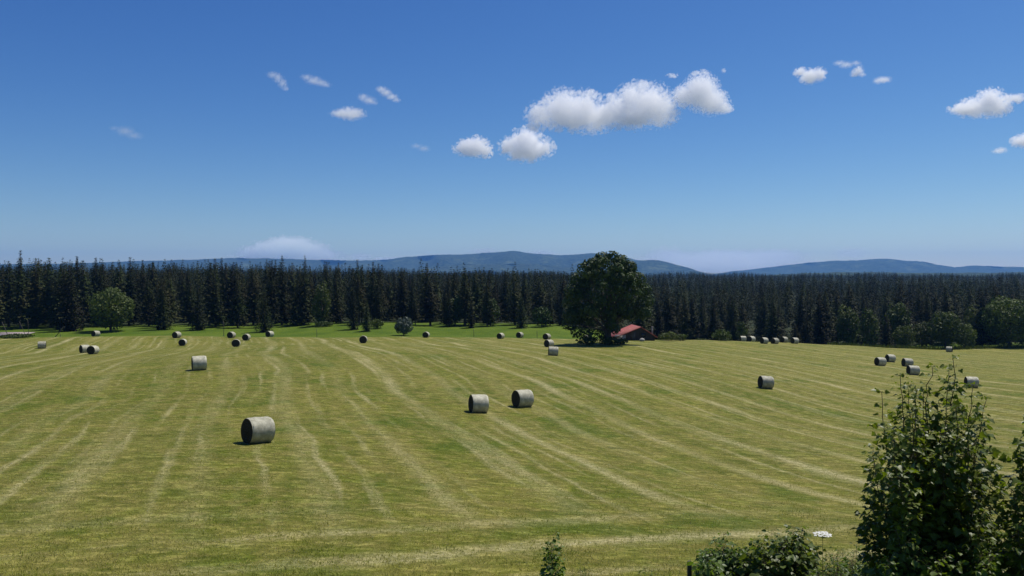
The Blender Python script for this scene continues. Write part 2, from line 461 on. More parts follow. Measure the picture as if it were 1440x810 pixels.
# ------------------------------------------------------------------ far hills
def mat_hill(name):
    s = NT(name); p = s.pos()
    n = s.noise(p, .004, 5, .6); n2 = s.noise(p, .03, 4, .6)
    c = s.mix(s.ramp(n2, .35, .65), (0.014, 0.024, 0.011), (0.060, 0.080, 0.036))
    c = s.mix(s.m('MULTIPLY', s.ramp(n, .58, .64), .35), c, (0.16, 0.19, 0.075))
    b = s.bsdf(Base_Color=c, Roughness=.95, Specular_IOR_Level=.05, Normal=s.bump(s.m('ADD', n2, s.m('MULTIPLY', n, 3)), .7, 12))
    return s.surf(b.outputs[0])
M_HILL = mat_hill('wooded_hillside')
def hill(prof, d, depth, label, seed):
    xs = np.array([p[0] for p in prof], float); ys = np.array([p[1] for p in prof], float)
    px = np.arange(xs[0], xs[-1] + .1, 2.0)
    k = np.ones(5) / 5
    py = np.interp(px, xs, ys)
    pp = np.pad(py, 2, 'edge'); py = np.convolve(pp, k, 'valid')
    r_ = np.random.default_rng(seed)
    jit = np.convolve(r_.normal(0, 1, len(px) + 8), np.ones(9) / 9, 'valid')
    py = py + jit * .9 + r_.normal(0, .12, len(px))
    ztop = HC + (HOR - py) / F * d
    base = HC - 14
    rows = np.linspace(-1, 1, 41)
    X = np.zeros((41, len(px))); Yg = X.copy(); Z = X.copy()
    spur = np.convolve(r_.normal(0, 1, len(px) + 24), np.hanning(25) / 6, 'valid')
    for j, t in enumerate(rows):
        prof_t = np.maximum(1 - abs(t) ** 1.3, 0)
        off = t * depth + depth * .45 * spur * (1 - abs(t)) * (1 if t < 0 else .3) * min(1, abs(t) * 3)
        Yg[j] = d + off
        X[j] = (px - 720) / F * d
        Z[j] = base + (ztop - base) * prof_t * (1 + .16 * spur * (1 - prof_t)) - (8 if abs(t) == 1 else 0)
    v = np.c_[X.ravel(), Yg.ravel(), Z.ravel()]
    n, m = X.shape; i = np.arange(n * m).reshape(n, m)
    f = np.c_[i[:-1, :-1].ravel(), i[:-1, 1:].ravel(), i[1:, 1:].ravel(), i[1:, :-1].ravel()]
    tag(obj('hills', mesh_np('hills', v, f, M_HILL, True)), label, 'hills', kind='structure')
hill([(-260, 374), (0, 372), (150, 369), (230, 366), (320, 363), (400, 364), (470, 366), (530, 366), (570, 361), (620, 358.5), (660, 357),
      (700, 355), (722, 351.5), (745, 356), (790, 359), (830, 356), (862, 356.5), (890, 364), (920, 372), (960, 384), (985, 390)], 9000, 1500,
     'long blue wooded ridge on the horizon with a low peak', 3)
hill([(560, 388), (600, 377), (650, 371), (700, 372), (745, 371), (790, 375), (840, 378), (880, 383), (900, 388)], 7000, 700,
     'lower foothill in front of the long blue ridge', 5)
hill([(850, 386), (875, 371), (900, 366.5), (918, 365), (940, 369), (960, 375), (980, 381.5), (1000, 388)], 7600, 700,
     'blue cone shaped hill just right of the round tree', 11)
hill([(990, 389), (1030, 382), (1060, 379), (1100, 374), (1140, 369), (1180, 366), (1210, 366), (1240, 363.5), (1270, 366), (1300, 368), (1325, 374),
      (1345, 375.5), (1370, 373.5), (1400, 375), (1440, 376), (1560, 374), (1720, 378)], 9600, 1300,
     'broad pale blue ridge on the right of the horizon', 17)

hill([(1040, 391), (1090, 386.5), (1130, 384.5), (1200, 383), (1290, 383.5), (1360, 384), (1440, 383), (1540, 386)], 3600, 500,
     'low patchwork of woods and pale hay fields before the right hand ridge', 23)

# ------------------------------------------------------------------ haze
def build_haze():
    b = Bag()
    y0, y1 = -60, 11800
    b.box((0, (y0 + y1) / 2, 160), (2 * 14500, y1 - y0, 420))
    s = NT('valley_haze')
    v = s.n('ShaderNodeVolumePrincipled', {'Color': (0.17, 0.45, 1.0, 1), 'Density': 0.000064, 'Anisotropy': 0.2})
    s.t.links.new(v.outputs[0], s.out.inputs['Volume'])
    o = obj('haze', b.mesh('haze', s.mt))
    tag(o, 'thin blue summer haze lying over the valley', 'haze', kind='stuff')
build_haze()

# ------------------------------------------------------------------ spruce trees
def spruce_parts(seed, H, whorl=.42, nb=9, cards=7, rmax=.19, csize=1.0, low=.03):
    """crown vertices/tris and trunk bag for a spruce of height H"""
    g = np.random.default_rng(seed)
    V = []
    lean = g.normal(0, .008, 2)
    h = low * H + .5
    lop = g.uniform(0, 6.28); lopa = g.uniform(.05, .2)
    while h < H - .15:
        k = h / H
        r = rmax * H * min(1, (1 - k) ** .82 * 1.05) * (.55 + .45 * min(1, k / .16))
        n = max(4, int(nb * (1 - .5 * k)))
        ph = g.uniform(0, 6.28)
        for j in range(n):
            a = ph + 6.283 * j / n + g.normal(0, .18)
            L = max(.26, r * g.uniform(.62, 1.15) * (1 + lopa * math.cos(a - lop)))
            if g.random() < .07: L *= .45
            ca, sa = math.cos(a), math.sin(a)
            up = .55 * (k - .45)                     # lower branches hang, upper ones rise
            nc = max(2, int(round(cards * min(1, L / 2.0))))
            for q in range(nc):
                t = (q + g.uniform(.4, 1.0)) / nc
                rr = L * t
                z = h + rr * up - .10 * rr * rr / max(L, .5) + (.12 * L * t ** 3)
                tp = .30 + .70 * (1 - k) ** .8
                w = csize * (.30 + .45 * (1 - t)) * g.uniform(.6, 1.2) * tp
                ln = csize * g.uniform(.4, .85) * tp
                hang = g.uniform(.15, .7)
                # spray: a triangle pointing out and down, twisted at random
                tw = g.uniform(-1.0, 1.0)
                tx, ty = -sa, ca
                c = np.array([rr * ca, rr * sa, z])
                wv = np.array([tx * math.cos(tw), ty * math.cos(tw), math.sin(tw)]) * w
                b2 = a + g.normal(0, .55)
                tip = c + np.array([math.cos(b2) * ln, math.sin(b2) * ln, -hang * ln])
                V += [c - wv, c + wv, tip]
        h += whorl * g.uniform(.7, 1.3) * (1 - .35 * k)
    # leader shoot
    for q in range(5):
        a = q * 1.257; s_ = .07
        V += [(s_ * math.cos(a), s_ * math.sin(a), H - .6), (s_ * math.cos(a + 2), s_ * math.sin(a + 2), H - .6), (0, 0, H)]
    V = np.array(V)
    V[:, 0] += lean[0] * V[:, 2]; V[:, 1] += lean[1] * V[:, 2]
    Fc = np.arange(len(V)).reshape(-1, 3)
    return V, Fc, lean
def spruce_template(seed, H, **k):
    V, Fc, lean = spruce_parts(seed, H, **k)
    cm_ = mesh_np('spruce_crown', V, Fc, M_SPRUCE)
    b = Bag()
    r0 = H * .014
    pts = [(lean[0] * z, lean[1] * z, z) for z in (-.6, 0.3, H * .3, H * .6, H * .97)]
    b.tube(pts, [r0 * 1.5, r0 * 1.1, r0 * .8, r0 * .45, .03], 7)
    return cm_, b.mesh('spruce_trunk', M_BARK, True)
SPR = [spruce_template(100 + i, 18.0, rmax=[.21, .185, .235, .165, .20, .175, .22, .19][i], low=[.03, .05, .04, .10, .03, .16, .05, .12][i]) for i in range(8)]
SPR_LOW = [spruce_template(200 + i, 18.0, rmax=[.25, .23, .22][i], low=.0) for i in range(3)]
def spruce(px, d, H, label, group=None, tpl=None, name='spruce_tree', wid=1.0, p=None):
    p = on(px, d) if p is None else p
    cm_, tm = tpl or random.choice(SPR)
    r = empty(name, p, random.uniform(0, 6.28))
    s_ = H / 18.0
    r.scale = (s_ * wid, s_ * wid, s_)
    obj('trunk', tm, r); obj('crown', cm_, r)
    tag(r, label, 'spruce', group)
    return r
G_L = 'spruces of the forest wall left of the round tree'
G_M = 'spruces of the forest wall behind the meadow strip'
G_R = 'spruces of the forest wall right of the house'

# spruces that stand out, by pixel of the stem, distance and row of the tip
special = [
    (28, 213, 351, 'tallest spruce at the left end of the forest wall, tip highest against the sky', SPR[3], .95),
    (98, 203, 372, 'broad dark spruce standing just left of the rounded light green tree', SPR_LOW[0], 1.1),
    (228, 204, 389, 'brownish green spruce in front of the wall, right of the rounded light green tree', SPR_LOW[1], 1.0),
    (278, 203, 400, 'low greyish green spruce in front of the forest, left of a thin pale pole', SPR_LOW[2], 1.15),
    (372, 197, 400, 'black green spruce standing out in the meadow strip in front of the forest', SPR_LOW[0], .95),
    (497, 199, 402, 'slim dark spruce at the meadow strip, half behind a smaller brownish spruce', SPR_LOW[1], .8),
    (515, 196, 421, 'short brownish spruce at the meadow strip left of the grey willow bush', SPR_LOW[2], 1.0),
    (428, 214, 358, 'spruce whose pointed tip rises above its neighbours left of the long ridge cloud', SPR[1], .9),
    (1246, 206, 440, 'small blue green spruce between broadleaf trees at the right field edge', SPR_LOW[2], 1.15),
    (1135, 202, 440, 'spruce with boughs to the ground at the right end of the far bales', SPR_LOW[0], 1.1),
    (662, 207, 420, 'low spruce with grey green boughs at the edge of the meadow strip', SPR_LOW[1], 1.1),
    (733, 207, 412, 'broad spruce at the edge of the meadow strip left of the round tree', SPR_LOW[0], 1.1),
]
for px, d, top, lab, tp, w in special:
    spruce(px, d, height_to(px, d, top), lab, tpl=tp, wid=w)

# canopy row of the front trees, by pixel column (measured on the tree tips)
tops_px = [-120, 0, 60, 130, 200, 300, 420, 470, 560, 640, 720, 800, 900, 960, 1040, 1120, 1200, 1300, 1380, 1500, 1600]
tops_py = [358, 360, 362, 364, 365, 366, 366, 369, 374, 381, 386, 392, 402, 408, 410, 410, 409, 408, 404, 402, 402]
def forest_rows():
    n_ind = 0
    rows = [(212, 1.0), (219, 1.0), (227, 1.0), (236, 1.0), (246, 1.0), (258, 1.0)]
    pts = []
    for j, (d0, k) in enumerate(rows):
        step = 6.6 + j * .5
        x = -.70 * d0 + random.uniform(0, 3)
        while x < .70 * d0:
            xx = x + random.uniform(-1.5, 1.5); d = d0 + random.uniform(-2.5, 2.5)
            px = 720 + F * xx / d
            if j == 0 and 0 < px < 330 and random.random() < .45: pass
            elif j == 0 and px > 1180 and random.random() < .5: pass
            else: pts.append((px, d, j))
            x += step * random.uniform(.75, 1.3)
    for px, d, j in pts[:]:
        top = np.interp(px, tops_px, tops_py)
        q = random.random()
        ex = 9 * math.sin(px / 23.0) * math.sin(px / 61.0 + 1) if px < 560 else 3 * math.sin(px / 19.0)
        if j < 1: dy = random.uniform(4, 48) if q < .75 else random.uniform(-3, 5)
        elif j < 3: dy = ex * .6 + (random.uniform(3, 28) if q < .6 else random.uniform(-9, 4))
        else: dy = ex * .5 + random.uniform(-4, 14)
        H = height_to(px, d, top + dy)
        if H < 7: continue
        if px < 470: lab, g = 'dark spruce in the tall forest wall left of the round tree, one of many alike', G_L
        elif px < 860: lab, g = 'dark spruce in the lower forest wall behind the meadow strip, one of many alike', G_M
        else: lab, g = 'dark spruce in the forest wall right of the red roofed house, one of many alike', G_R
        if n_ind < 284:
            spruce(px, d, H, lab, g, wid=random.choice([.95, 1.1, 1.2, 1.35, 1.5]) * (18.0 / max(H, 13)) ** .3); n_ind += 1
    return n_ind
forest_rows()

def far_forest():
    temps = [spruce_parts(300 + i, 18.0, whorl=.8, nb=7, cards=4, csize=1.25, rmax=[.24, .20, .27, .22][i], low=.2)[0] for i in range(4)]
    tiny = [spruce_parts(340 + i, 18.0, whorl=1.4, nb=6, cards=3, csize=1.9, rmax=[.23, .20, .26][i], low=.35)[0] for i in range(3)]
    out = []
    g = np.random.default_rng(21)
    d = 266.0
    while d < 2300:
        sp = 5.5 + .008 * d
        x = -.74 * d
        while x < .74 * d:
            xx = x + g.uniform(-.4, .4) * sp; dd = d + g.uniform(-.5, .5) * sp
            px = 720 + F * xx / dd
            z = T1(xx, dd)
            top = np.interp(px, tops_px, tops_py)
            H = g.uniform(13.5, 19.0) if g.random() < .9 else g.uniform(18, 21)
            tip = row_of(z + H, dd)
            cap = np.interp(px, tops_px, [t - 2 for t in tops_py]) if px < 560 else -1e9
            if dd > 330: cap = np.interp(px, [0, 470, 560, 640, 760, 900, 1440], [368, 372, 378, 381, 383, 384, 386]) - g.uniform(-1.5, 3.0) - 1.2 * math.sin(px / 37.0) - 1.2 * math.sin(px / 15.0 + 1) if dd < 1e4 else cap
            if tip < cap: H -= (cap - tip) * dd / F
            if H > 6:
                tv = (temps[g.integers(4)] if dd < 620 else tiny[g.integers(3)])
                a = g.uniform(0, 6.28); s_ = H / 18.0; w = s_ * g.uniform(.85, 1.15)
                ca, sa = math.cos(a) * w, math.sin(a) * w
                v = np.empty_like(tv)
                v[:, 0] = tv[:, 0] * ca - tv[:, 1] * sa + xx
                v[:, 1] = tv[:, 0] * sa + tv[:, 1] * ca + dd
                v[:, 2] = tv[:, 2] * s_ + z
                out.append(v)
            x += sp * g.uniform(.7, 1.35)
        d += sp * (1.0 if d < 500 else 1.35)
    V = np.concatenate(out)
    me = mesh_np('distant_forest', V, np.arange(len(V)).reshape(-1, 3), M_SPRUCE_FAR)
    ti = me.attributes.new('tint', 'FLOAT', 'POINT')
    ti.data.foreach_set('value', np.concatenate([np.full(len(v), g.random()) for v in out]).astype(np.float32))
    o = obj('distant_forest', me)
    tag(o, 'endless dark spruce forest rolling away behind the front rows to the hills', 'forest', kind='stuff')
far_forest()

# ------------------------------------------------------------------ broadleaf trees
def leaf_cloud(g, lobes, n_per_area, size):
    """leaf faces spread over the outer shells of ellipsoid lobes (centre, radii)"""
    P, Nn = [], []
    for c, r in lobes:
        c = np.array(c); r = np.array(r)
        n = int(n_per_area * (r[0] * r[1] + r[0] * r[2] + r[1] * r[2]) / 3 * 12)
        v = g.normal(size=(n, 3)); v /= np.linalg.norm(v, axis=1)[:, None]
        rad = g.uniform(.55, 1.0, n) ** .45 + g.normal(0, .05, n)
        P.append(c + v * r * rad[:, None]); Nn.append(v)
    P = np.concatenate(P); Nn = np.concatenate(Nn)
    n = len(P)
    nr = Nn * 1.5 + g.normal(0, .5, (n, 3)) + np.array([0, 0, .2])
    nr /= np.linalg.norm(nr, axis=1)[:, None]
    t = np.cross(nr, g.normal(size=(n, 3))); t /= np.linalg.norm(t, axis=1)[:, None]
    b = np.cross(nr, t)
    s_ = size * g.uniform(.55, 1.25, n)[:, None]
    droop = -.15 * s_ * np.array([0, 0, 1])
    v0 = P - t * s_ * .5; v1 = P - b * s_ * .42 + t * s_ * .05; v2 = P + t * s_ * .6 + droop; v3 = P + b * s_ * .42 + t * s_ * .05
    V = np.stack([v0, v1, v2, v3], 1).reshape(-1, 3)
    return V, np.arange(4 * n).reshape(-1, 4)
def crown_lobes(g, w, h, dep, zc, n, frac=.36, egg=.0):
    """lobes over an ellipsoid crown (w, dep wide, h tall, centre height zc)"""
    L = [((0, 0, zc), (w * .36, dep * .36, h * .38))]
    for i in range(n):
        k = (i + .5) / n
        z = 1 - 2 * k; a = i * 2.39996 + g.uniform(-.3, .3)
        rr = math.sqrt(max(0, 1 - z * z)) * (1 - egg * z)
        f = g.uniform(.68, .86)
        c = (w / 2 * f * rr * math.cos(a), dep / 2 * f * rr * math.sin(a), zc + h / 2 * f * z)
        q = frac * g.uniform(.65, 1.2)
        L.append((c, (w / 2 * q, dep / 2 * q, h / 2 * q * .85)))
    return L
def broad_template(seed, w, h, dens=3.2, leaf=.55, n=22, trunk_h=.1, frac=.4, mat=None, egg=.0, name='broadleaf'):
    g = np.random.default_rng(seed)
    z0 = trunk_h * h; ch = h - z0
    L = crown_lobes(g, w, ch, w * .95, z0 + ch / 2, n, frac, egg)
    V, Fc = leaf_cloud(g, L, dens / leaf ** 2 * .3, leaf)
    V[:, 2] = np.maximum(V[:, 2], .05)
    cm_ = mesh_np(name + '_crown', V, Fc, mat or M_LEAF)
    b = Bag()
    r0 = max(.05, h * .022)
    b.tube([(0, 0, -.5), (0, 0, .25 * h), (.02 * h, .01 * h, .55 * h)], [r0 * 1.4, r0, r0 * .5], 9)
    for (c, r) in L[1::2]:
        zs = .12 * h + .3 * h * g.random()
        b.tube([(0, 0, zs), (c[0] * .45, c[1] * .45, zs + (c[2] - zs) * .55), c], [r0 * .45, r0 * .28, .02], 5)
    return cm_, b.mesh(name + '_trunk', M_BARK, True)
def broad(px, d, top, width_px, label, name='broadleaf_tree', cat='tree', group=None, seed=0, mat=None, trunk_h=.06, leaf=.5, n=22, dens=3.2, frac=.4, egg=.0, base=None):
    h = height_to(px, d, top)
    w = width_px / F * d
    cm_, tm = broad_template(seed or int(px), w, h, dens, leaf, n, trunk_h, frac, mat, egg, name)
    r = empty(name, on(px, d), random.uniform(-.3, .3))
    obj('trunk', tm, r); obj('crown', cm_, r)
    tag(r, label, cat, group)
    return r

# the big round maple in the middle of the meadow
def big_tree():
    g = np.random.default_rng(77)
    d = 140.0; px = 855
    p = on(px, d)
    q = d / F
    base_row = row_of(p[2], d)
    L = []
    # lobes given as offsets in pixels from the stem, sizes in pixels; depth chosen so that the crown is round
    outline = [(-8, 354, 11), (6, 352, 11), (17, 358, 11), (-20, 362, 12), (-33, 369, 12), (29, 366, 12), (-43, 383, 13), (40, 382, 13), (-49, 399, 14), (49, 397, 14),
               (-51, 415, 14), (54, 412, 13), (-52, 432, 13), (50, 430, 12), (-53, 446, 12), (36, 437, 10), (-42, 458, 11), (-24, 462, 11), (-6, 461, 10), (8, 455, 9)]
    for dx, py, r in outline:
        L.append(((dx * q, g.uniform(-1.5, 1.5), (base_row - py - r * .8) * q), (r * q, r * q, r * q * .85)))
    for i in range(95):
        z = g.uniform(0.0, 1.0); py = 360 + 96 * z
        hw = np.interp(py, [350, 358, 370, 389, 419, 439, 462], [8, 16, 36, 47, 57, 55, 46])
        a = g.uniform(0, 6.283)
        rr = hw * g.uniform(.66, .93)
        if math.cos(a) > 0 and py > 428: rr *= .62
        if math.cos(a) > .1 and py > 440: continue
        r = g.uniform(6, 11)
        L.append(((rr * math.cos(a) * q, rr * math.sin(a) * q * .95, (base_row - py - r * .5) * q), (r * q, r * q, r * q * .8)))
    L.append(((0, 0, 9.5), (4.6, 4.6, 5.5)))
    V, Fc = leaf_cloud(g, L, 11.0, .42)
    cm_ = mesh_np('maple_crown', V, Fc, M_LINDEN)
    b = Bag()
    b.tube([(0, 0, -.6), (0, 0, .4), (.05, 0, 2.5), (.2, .1, 6), (.1, 0, 11)], [.85, .62, .52, .36, .1], 12)
    for (c, r) in L[:16] + L[20:60:3]:
        zs = g.uniform(1.8, 5.5)
        b.tube([(0, 0, zs), (c[0] * .4, c[1] * .4, zs + (c[2] - zs) * .5), c], [.2, .12, .03], 6)
    r = empty('maple_tree', p)
    obj('trunk', b.mesh('maple_trunk', M_BARK, True), r)
    obj('crown', cm_, r)
    tag(r, 'large solitary round crowned dark green tree standing in the meadow beside the red roofed house', 'tree')
    # scrub round its foot
    for i, (dx, w_, h_, dd, lab) in enumerate([(-30, 30, 11, -1.5, 'low dark scrub under the left side of the big round tree'),
                                               (2, 34, 12, -2.5, 'low dark scrub round the trunk of the big round tree'),
                                               (18, 22, 9, -1.0, 'low dark scrub under the right side of the big round tree')]):
        gp = on(px + dx, d + dd)
        broad(px + dx, d + dd, row_of(gp[2], d + dd) - h_, w_, lab, 'scrub_bush', 'bush', seed=500 + i, mat=M_LINDEN, leaf=.3, n=12, trunk_h=.0)
big_tree()

# broadleaf trees and bushes along the forest edge: px, distance, row of the top, width px, label, name, seed, material
BL = [
    (155, 201, 405, 60, 'rounded lighter green tree in front of the spruces on the left', 'broadleaf_tree', 'tree', M_LEAF, dict(n=30)),
    (567, 188, 446, 25, 'grey green willow bush alone at the edge of the meadow strip', 'willow_bush', 'bush', M_WILLOW, dict(n=20, leaf=.35, dens=6)),
    (452, 209, 398, 26, 'light green leafy tree between dark spruces left of the brownish spruce', 'broadleaf_tree', 'tree', M_LEAF, dict()),
    (455, 206, 452, 26, 'low light green bush at the foot of the spruces by the meadow strip', 'green_bush', 'bush', M_LEAF, dict(leaf=.35)),
    (640, 213, 416, 26, 'broad leafy tree among the spruces, left of the low grey green spruce', 'broadleaf_tree', 'tree', M_LINDEN, dict()),
    (690, 213, 420, 24, 'leafy tree among the spruces midway between willow bush and round tree', 'broadleaf_tree', 'tree', M_LINDEN, dict()),
    (762, 211, 430, 26, 'small leafy tree among the spruces close to the left of the big round tree', 'broadleaf_tree', 'tree', M_LINDEN, dict()),
    (530, 202, 448, 20, 'small pale bush at the forest edge just left of the grey willow', 'green_bush', 'bush', M_LEAF, dict(leaf=.35)),
    (940, 166, 467, 28, 'rounded green bush right of the red roofed house', 'green_bush', 'bush', M_LEAF, dict(leaf=.35)),
    (957, 168, 470, 18, 'smaller bush leaning on the rounded bush right of the house', 'green_bush', 'bush', M_LEAF, dict(leaf=.32)),
    (986, 172, 476, 14, 'tiny low bush between the two larger bushes right of the house', 'green_bush', 'bush', M_LEAF, dict(leaf=.3)),
    (1015, 172, 463, 25, 'pointed light green bush left of the far row of bales', 'green_bush', 'bush', M_LEAF, dict(leaf=.35, egg=.2)),
    (1043, 182, 450, 15, 'slim young green tree behind the left end of the far row of bales', 'broadleaf_tree', 'tree', M_LEAF, dict(leaf=.4, n=14)),
    (1192, 214, 428, 30, 'leafy tree in the shade left of the right hand broadleaf trees', 'broadleaf_tree', 'tree', M_LEAF, dict()),
    (1222, 207, 432, 26, 'tall narrow leafy tree left of the small blue green spruce', 'broadleaf_tree', 'tree', M_LEAF, dict()),
    (1262, 214, 424, 36, 'leafy tree behind the small blue green spruce', 'broadleaf_tree', 'tree', M_LEAF, dict()),
    (1272, 201, 458, 28, 'small rounded tree at the field edge right of the small blue green spruce', 'broadleaf_tree', 'tree', M_LEAF, dict(leaf=.4)),
    (1297, 207, 452, 28, 'small leafy tree between two rounded trees at the right field edge', 'broadleaf_tree', 'tree', M_LEAF, dict(leaf=.42)),
    (1330, 202, 438, 46, 'dark rounded tree behind the single far bale at the right field edge', 'broadleaf_tree', 'tree', M_LEAF, dict(n=26)),
    (1358, 203, 456, 30, 'sprawling bush joined to the right of the dark rounded tree', 'green_bush', 'bush', M_LEAF, dict(leaf=.42)),
    (1382, 212, 430, 50, 'leafy tree left of the largest broadleaf tree at the right edge', 'broadleaf_tree', 'tree', M_LEAF, dict(n=26)),
    (1420, 207, 420, 68, 'largest broadleaf tree at the right edge of the view', 'broadleaf_tree', 'tree', M_LEAF, dict(n=36)),
    (1462, 206, 432, 50, 'broadleaf tree cut by the right edge of the view', 'broadleaf_tree', 'tree', M_LEAF, dict(n=26)),
    (20, 196, 464, 44, 'low shrubs in front of the weathered shed roof', 'green_bush', 'bush', M_LEAF, dict(leaf=.35)),
]
for i, (px, d, top, w, lab, nm, cat, mt, kw) in enumerate(BL):
    if px == 20: d, top = 168, 470
    broad(px, d, top, w, lab, nm, cat, seed=900 + i, mat=mt, **kw)

# fringe of tall weeds at the forest edge on the right
def fringe():
    g = np.random.default_rng(4)
    V = []
    for i in range(2600):
        px = g.uniform(1165, 1470); d = np.interp(px, [1165, 1440], [186, 203]) + abs(g.normal(0, 2.2))
        x = (px - 720) / F * d; z = T1(x, d)
        a = g.uniform(0, 6.28); h = g.uniform(.3, 1.1); w = g.uniform(.06, .2)
        V += [(x - w * math.cos(a), d - w * math.sin(a), z - .03), (x + w * math.cos(a), d + w * math.sin(a), z - .03), (x + g.normal(0, .2), d + g.normal(0, .2), z + h)]
    tag(obj('tall_grass', mesh_np('tall_grass', V, np.arange(len(V)).reshape(-1, 3), M_LEAF)), 'fringe of tall grass and weeds along the right field edge', 'grass', kind='stuff')
fringe()

# ------------------------------------------------------------------ hay bales
def loose_hay(seed, L):
    """hay that has fallen round the foot of a bale and stalks that stick out of it"""
    g = np.random.default_rng(seed); V = []
    for i in range(420):
        x = g.uniform(-L * .62, L * .62); y = g.normal(0, .30); z = -.60 + abs(g.normal(0, .012))
        if i > 300:                                   # stalks on the roll itself
            a = g.uniform(0, 3.14); x = g.uniform(-L / 2, L / 2); y, z = .675 * math.cos(a), .675 * math.sin(a)
        a = g.uniform(0, 6.28); l = g.uniform(.05, .16); w = g.uniform(.006, .014)
        dx, dy, dz = math.cos(a) * l, math.sin(a) * l, g.uniform(-.01, .05)
        if i > 300: dy += y * .05; dz += z * .06
        V += [(x - w, y - w, z), (x + w, y + w, z), (x + dx, y + dy, z + dz)]
    return mesh_np('loose_hay', V, np.arange(len(V)).reshape(-1, 3), M_STRAW)
M_STRAW = mat_plain('straw', (0.26, 0.23, 0.10), (0.45, 0.40, 0.22), 9, .8, bump=0)
def bale_meshes(seed=5, Rr=.675, L=1.22, sag=.93):
    nseg, nl = 56, 15
    g = np.random.default_rng(seed); p1, p2, p3 = g.uniform(0, 6.28, 3)
    xs = np.linspace(-L / 2, L / 2, nl)
    V = []
    for i, x in enumerate(xs):
        e = abs(x) / (L / 2)
        r = Rr * (1 - .055 * max(0, (e - .72) / .28) ** 2)
        for k in range(nseg):
            a = 2 * math.pi * k / nseg
            rr = r * (1 + .010 * math.sin(3 * a + 2 * x + p1) + .007 * math.sin(7 * a + 9 * x + p2) + .008 * math.sin(11 * x + p3) + g.normal(0, .003))
            y, z = rr * math.cos(a) * (1 + (.93 - sag) * .7), rr * math.sin(a) * (1 - (.93 - sag) * .5)
            z = max(z, -Rr * sag)                      # it has settled on the ground
            V.append((x, y, z))
    Fq = [(i * nseg + k, i * nseg + (k + 1) % nseg, (i + 1) * nseg + (k + 1) % nseg, (i + 1) * nseg + k) for i in range(nl - 1) for k in range(nseg)]
    side = mesh_np('hay_bale_roll', V, np.array(Fq)[:, ::-1], M_BALE, True)
    # end face: slightly domed disc with concentric layers
    E = [(.012, 0, 0)]
    fr = [.2, .4, .6, .8, .93, 1.0]
    r1 = Rr * (1 - .055)
    for f_ in fr:
        for k in range(nseg):
            a = 2 * math.pi * k / nseg
            rr = r1 * f_ * (1 + (.010 * math.sin(3 * a + p1) + .007 * math.sin(7 * a + p2)) * f_)
            E.append((.012 * (1 - f_ ** 2) + (g.normal(0, .008) if f_ < 1 else 0), rr * math.cos(a) * (1 + (.93 - sag) * .7), max(rr * math.sin(a) * (1 - (.93 - sag) * .5), -Rr * sag)))
    Ft = [(0, 1 + k, 1 + (k + 1) % nseg) for k in range(nseg)]
    Fe = [(1 + j * nseg + k, 1 + (j + 1) * nseg + k, 1 + (j + 1) * nseg + (k + 1) % nseg, 1 + j * nseg + (k + 1) % nseg) for j in range(len(fr) - 1) for k in range(nseg)]
    end = mesh_np('hay_bale_end', E, [np.array(Ft), np.array(Fe)], M_BALE_END, True)
    return side, end, Rr * sag, L
protos = []
for args in ((5, .675, 1.22, .93), (6, .69, 1.18, .88), (8, .665, 1.25, .90)):
    side_me, end_me, BZ, BL_ = bale_meshes(*args)
    o = link(bpy.data.objects.new('hay_bale', side_me))
    for sgn in (-1, 1): obj('end_face', end_me, o, (sgn * BL_ / 2, 0, 0), 0 if sgn > 0 else math.pi)
    obj('loose_hay', loose_hay(args[0], BL_), o)
    protos.append((o, BZ))
G_B = 'round hay bales left on the mown meadow'
